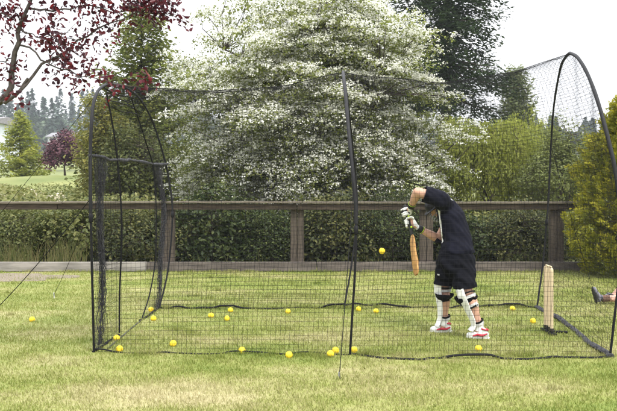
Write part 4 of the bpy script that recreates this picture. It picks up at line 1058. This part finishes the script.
        for s_, mm, w in ((.17, GREYW, .014), (.21, HEM, .009), (.49, HEM, .012), (.54, GREYW, .011), (.69, GREYW, .014), (.73, HEM, .008)):
            i = int(s_ * 33); T = unit(P[i + 1] - P[i - 1]); fx = unit(face - T * face.dot(T)); sx = np.cross(T, fx)
            r = np.interp(s_, (.17, .5, .6, .74), (.054, .07, .07, .082)); V = []; th = np.linspace(R(66), R(294), 26)
            for a_ in th:
                o_ = P[i] + (fx * math.cos(a_) + sx * math.sin(a_)) * r - fx * .004 + T * .005 * math.sin(a_ * 2 + 5 * s_); n_ = fx * math.cos(a_) + sx * math.sin(a_)
                V += [o_ - T * w - n_ * .003, o_ - T * w + n_ * .003, o_ + T * w + n_ * .003, o_ + T * w - n_ * .003]
            mb = MB(); mb.add(V, [(j * 4 + k, j * 4 + (k + 1) % 4, j * 4 + 4 + (k + 1) % 4, j * 4 + 4 + k) for j in range(25) for k in range(4)]); mb.build('strap', mm, pd)
        for s_ in (.52, .7):
            i = int(s_ * 33); T = unit(P[i + 1] - P[i - 1]); c = P[i] + unit(np.array((.72, -.69, 0))) * .082
            mb = MB(); mb.tube([c + np.array((.69, .72, 0)) * .016 * math.cos(t) + np.array((0, 0, 1)) * .014 * math.sin(t) for t in np.linspace(0, 6.283, 14, endpoint=False)], .005, 6, closed=True); mb.build('buckle', GREYW, pd)
        return pd
    pad(ankL, kneeL, a(446.5, 271.5, 7.66), (-.9, .36)); pad(ankR + (-.012, 0, 0), kneeR + (-.005, 0, .0), a(463.5, 278, 7.52), (-.9, .32))
    shoe(ankL * (1, 1, 0) + (.045, .0, 0), (-.96, .1, 0), 'shoe', root); shoe(ankR * (1, 1, 0) + (.06, -.03, 0), (-.86, .25, 0), 'shoe', root)
    for an in (ankL, ankR):
        mb = MB(); mb.tube([an + (-.012, 0, -.05), an + (0, 0, .01), an + (0, 0, .025)], [.045, .043, .042], 14); mb.build('sock', WHITE, root)
    # bat: a separate thing, held
    blade_end = a(415.2, 274.5, 7.46)
    bt = thing('cricket_bat', 'worn honey coloured wooden cricket bat held upright by the batter', 'bat', blade_end)
    mb = MB(); z = np.linspace(0, 1, 16); mb.tube([hA + (hB - hA) * t for t in z], [.017 + .0012 * (i % 2) for i in range(16)], 12); mb.build('handle', mat('black_grip', (.03, .03, .03), .8), bt)
    ax = unit(blade_end - hB); fn = np.array((-.93, -.37, 0.)); fn = unit(fn - ax * ax.dot(fn)); wd = np.cross(ax, fn); Lb = np.linalg.norm(blade_end - hB); V = []
    S = np.linspace(0, 1, 18)
    for s_ in S:
        w = np.interp(s_, (0, .04, .12, .9, .96, 1), (.018, .03, .048, .05, .045, .03)); sp = np.interp(s_, (0, .1, .65, .85, 1), (.014, .02, .042, .03, .01)); ed = np.interp(s_, (0, .1, .65, 1), (.012, .014, .022, .012)); c = hB + ax * (Lb * s_) - fn * (.02 * (s_ - .1) ** 2)
        for x_, y_ in ((-1, .5), (-.6, .75), (0, .82), (.6, .75), (1, .5), (1, -.5), (.5, -1.15), (0, -1.9), (-.5, -1.15), (-1, -.5)):
            V.append(c + wd * w * x_ + fn * ((ed * .8 * y_) if y_ > -1 else (-ed * .5 - sp * (-y_ - 1) * .95)))
    n = 10; F = [(i * n + k, i * n + (k + 1) % n, (i + 1) * n + (k + 1) % n, (i + 1) * n + k) for i in range(17) for k in range(n)] + [tuple(range(n))[::-1], tuple(17 * n + k for k in range(n))]
    mb = MB(); mb.add(V, F); mb.build('blade', mat('willow_wood', (.3, .15, .042), .5, col2=(.46, .26, .085), scale=7, stretch=(6, 6, .6)), bt)
batter()

# ------------------------------------------------------------------ person resting on the grass at the right edge
def rester():
    y0 = 9.62; X = 3.86
    root = thing('person', 'person lying on the grass at the right edge, one bare leg in view', 'person', (X + .9, y0, 0))
    mb = MB()
    hips = np.array((X + .98, y0 + .08, .115))
    legs = []
    for dy, kn_z in ((-.06, .1), (.2, .3)):
        an = np.array((X + .07, y0 + dy, .075)) if dy < 0 else np.array((X + .32, y0 + dy, .075)); kn = np.array((X + .52, y0 + dy, kn_z)); hp = hips + (0, -.09 if dy < 0 else .09, 0)
        chain(mb, [(hp, .095), ((hp + kn) / 2, .078), (kn, .056)]); chain(mb, [(kn, .055), (kn * .68 + an * .32 - (0, 0, .012), .055), (an, .038)]); legs.append(an)
    ch = hips + (.45, 0, .02); nk = hips + (.6, 0, .03); hd = hips + (.78, 0, .06)
    chain(mb, [(hips, .12), (hips + (.22, 0, 0), .11), (ch, .115)]); chain(mb, [(ch + (.04, -.17, -.02), .06), (ch + (.05, 0, 0), .09), (ch + (.04, .17, -.02), .06)]); chain(mb, [(ch, .08), (nk, .055), (hd - (.06, 0, 0), .055)])
    eyes = head(mb, hd, np.array((-.25, 0, 1.)), np.array((1., 0, .25)))
    for e in (-1, 1):
        sh = ch + (.04, e * .17, -.02); el = sh + np.array((-.24, e * .14, -.03)); wr = el + np.array((-.2, -e * .06, -.02)); wr[2] = max(wr[2], .045)
        chain(mb, [(sh, .06), (el, .044)]); chain(mb, [(el, .044), (wr, .03)]); pm = wr + np.array((-.07, -e * .01, -.008))
        for k in range(4):
            o = np.array((0, (k - 1.5) * .019, 0)); chain(mb, [(wr, .02), (pm + o, .012), (pm + o + (-.04, 0, .004), .009), (pm + o + (-.04 - .03 * (.8, 1, .95, .7)[k], 0, -.008), .008)])
        chain(mb, [(wr + (-.02, 0, 0), .015), (wr + (-.05, -e * .035, 0), .011), (wr + (-.085, -e * .045, -.005), .009)])
    body = link('body', fuse(mb, 'body', .0085, 5, cuts=[((X + 1, y0, .004), (0, 0, -1), 3)]), mat('pink_skin', (.55, .32, .25), .55, .08, 25), root)
    for e in eyes: mb = MB(); mb.ball(e, .012, 10, 8); mb.build('eye', mat('dark_eye', (.05,) * 3), body)
    mb = MB(); chain(mb, [(hd + (.03, 0, -.02), .098), (hd + (.06, 0, -.01), .092)]); link('hair', fuse(mb, 'hair', .009, 4, cuts=[(hd + (0, 0, .06), (-.5, 0, .8), .4), (hd + (0, 0, .004 - hd[2]), (0, 0, -1), .4)]), mat('brown_hair', (.05, .032, .02), .7, .3, 60), root)
    mb = MB(); chain(mb, [(hips + (-.02, 0, 0), .13), (hips + (.3, 0, 0), .125), (ch, .13)]); chain(mb, [(ch + (.03, -.17, -.01), .075), (ch + (.05, 0, 0), .1), (ch + (.03, .17, -.01), .075)])
    for e in (-1, 1): chain(mb, [(ch + (.03, e * .17, -.01), .075), (ch + (-.1, e * .24, -.02), .07)])
    link('shirt', fuse(mb, 'shirt', .009, 5, cuts=[((X + 1, y0, .004), (0, 0, -1), 3)], wrinkle=.002), mat('grey_blue_shirt', (.12, .15, .2), .85, .15, 8), root)
    mb = MB(); chain(mb, [(hips, .135), (hips + (.08, 0, 0), .13)])
    for dy, kz in ((-.06, .1), (.2, .3)): hp = hips + (0, -.09 if dy < 0 else .09, 0); kn = np.array((X + .52, y0 + dy, kz)); chain(mb, [(hp, .115), (hp * .35 + kn * .65, .09)])
    link('shorts', fuse(mb, 'shorts', .009, 5, cuts=[((X + 1, y0, .004), (0, 0, -1), 3)], wrinkle=.002), mat('khaki_shorts', (.22, .18, .12), .85, .15, 8), root)
    DK = mat('dark_grey_shoe', (.1, .1, .12), .6, .3, 40)
    LG = mat('grey_shoe_upper', (.16, .16, .19), .7)
    shoe(np.array((X - .045, y0 - .06, .042)), (-.3, -.15, 1), 'shoe', root, .76, upper=LG, trim=DK, sole=mat('black_sole', (.02,) * 3, .7), up=(1, 0, .3))
    shoe(np.array((X + .28, y0 + .2, 0)), (-1, 0, 0.0), 'shoe', root, upper=LG, trim=DK, sole=mat('black_sole', (.02,) * 3, .7))
    mb = MB(); an = legs[0]; mb.tube([an + (-.02, 0, 0), an + (.06, 0, .004), an + (.075, 0, .004)], [.046, .045, .043], 14); mb.build('sock', mat('brown_sock', (.12, .07, .05), .9), root)
rester()

# ------------------------------------------------------------------ air
hz = bpy.data.materials.new('haze'); hz.use_nodes = True; ht = hz.node_tree; ht.nodes.clear()
ho = ht.nodes.new('ShaderNodeOutputMaterial'); hv = ht.nodes.new('ShaderNodeVolumePrincipled')
hv.inputs['Color'].default_value = (.86, .92, 1, 1); hv.inputs['Density'].default_value = .00055; hv.inputs['Anisotropy'].default_value = .2
ht.links.new(hv.outputs[0], ho.inputs['Volume'])
m = MB(); m.box((0, 185, 44), (900, 510, 92)); tag(m.build('haze', hz, None, False), 'thin pale haze in the distance', 'haze', kind='stuff')
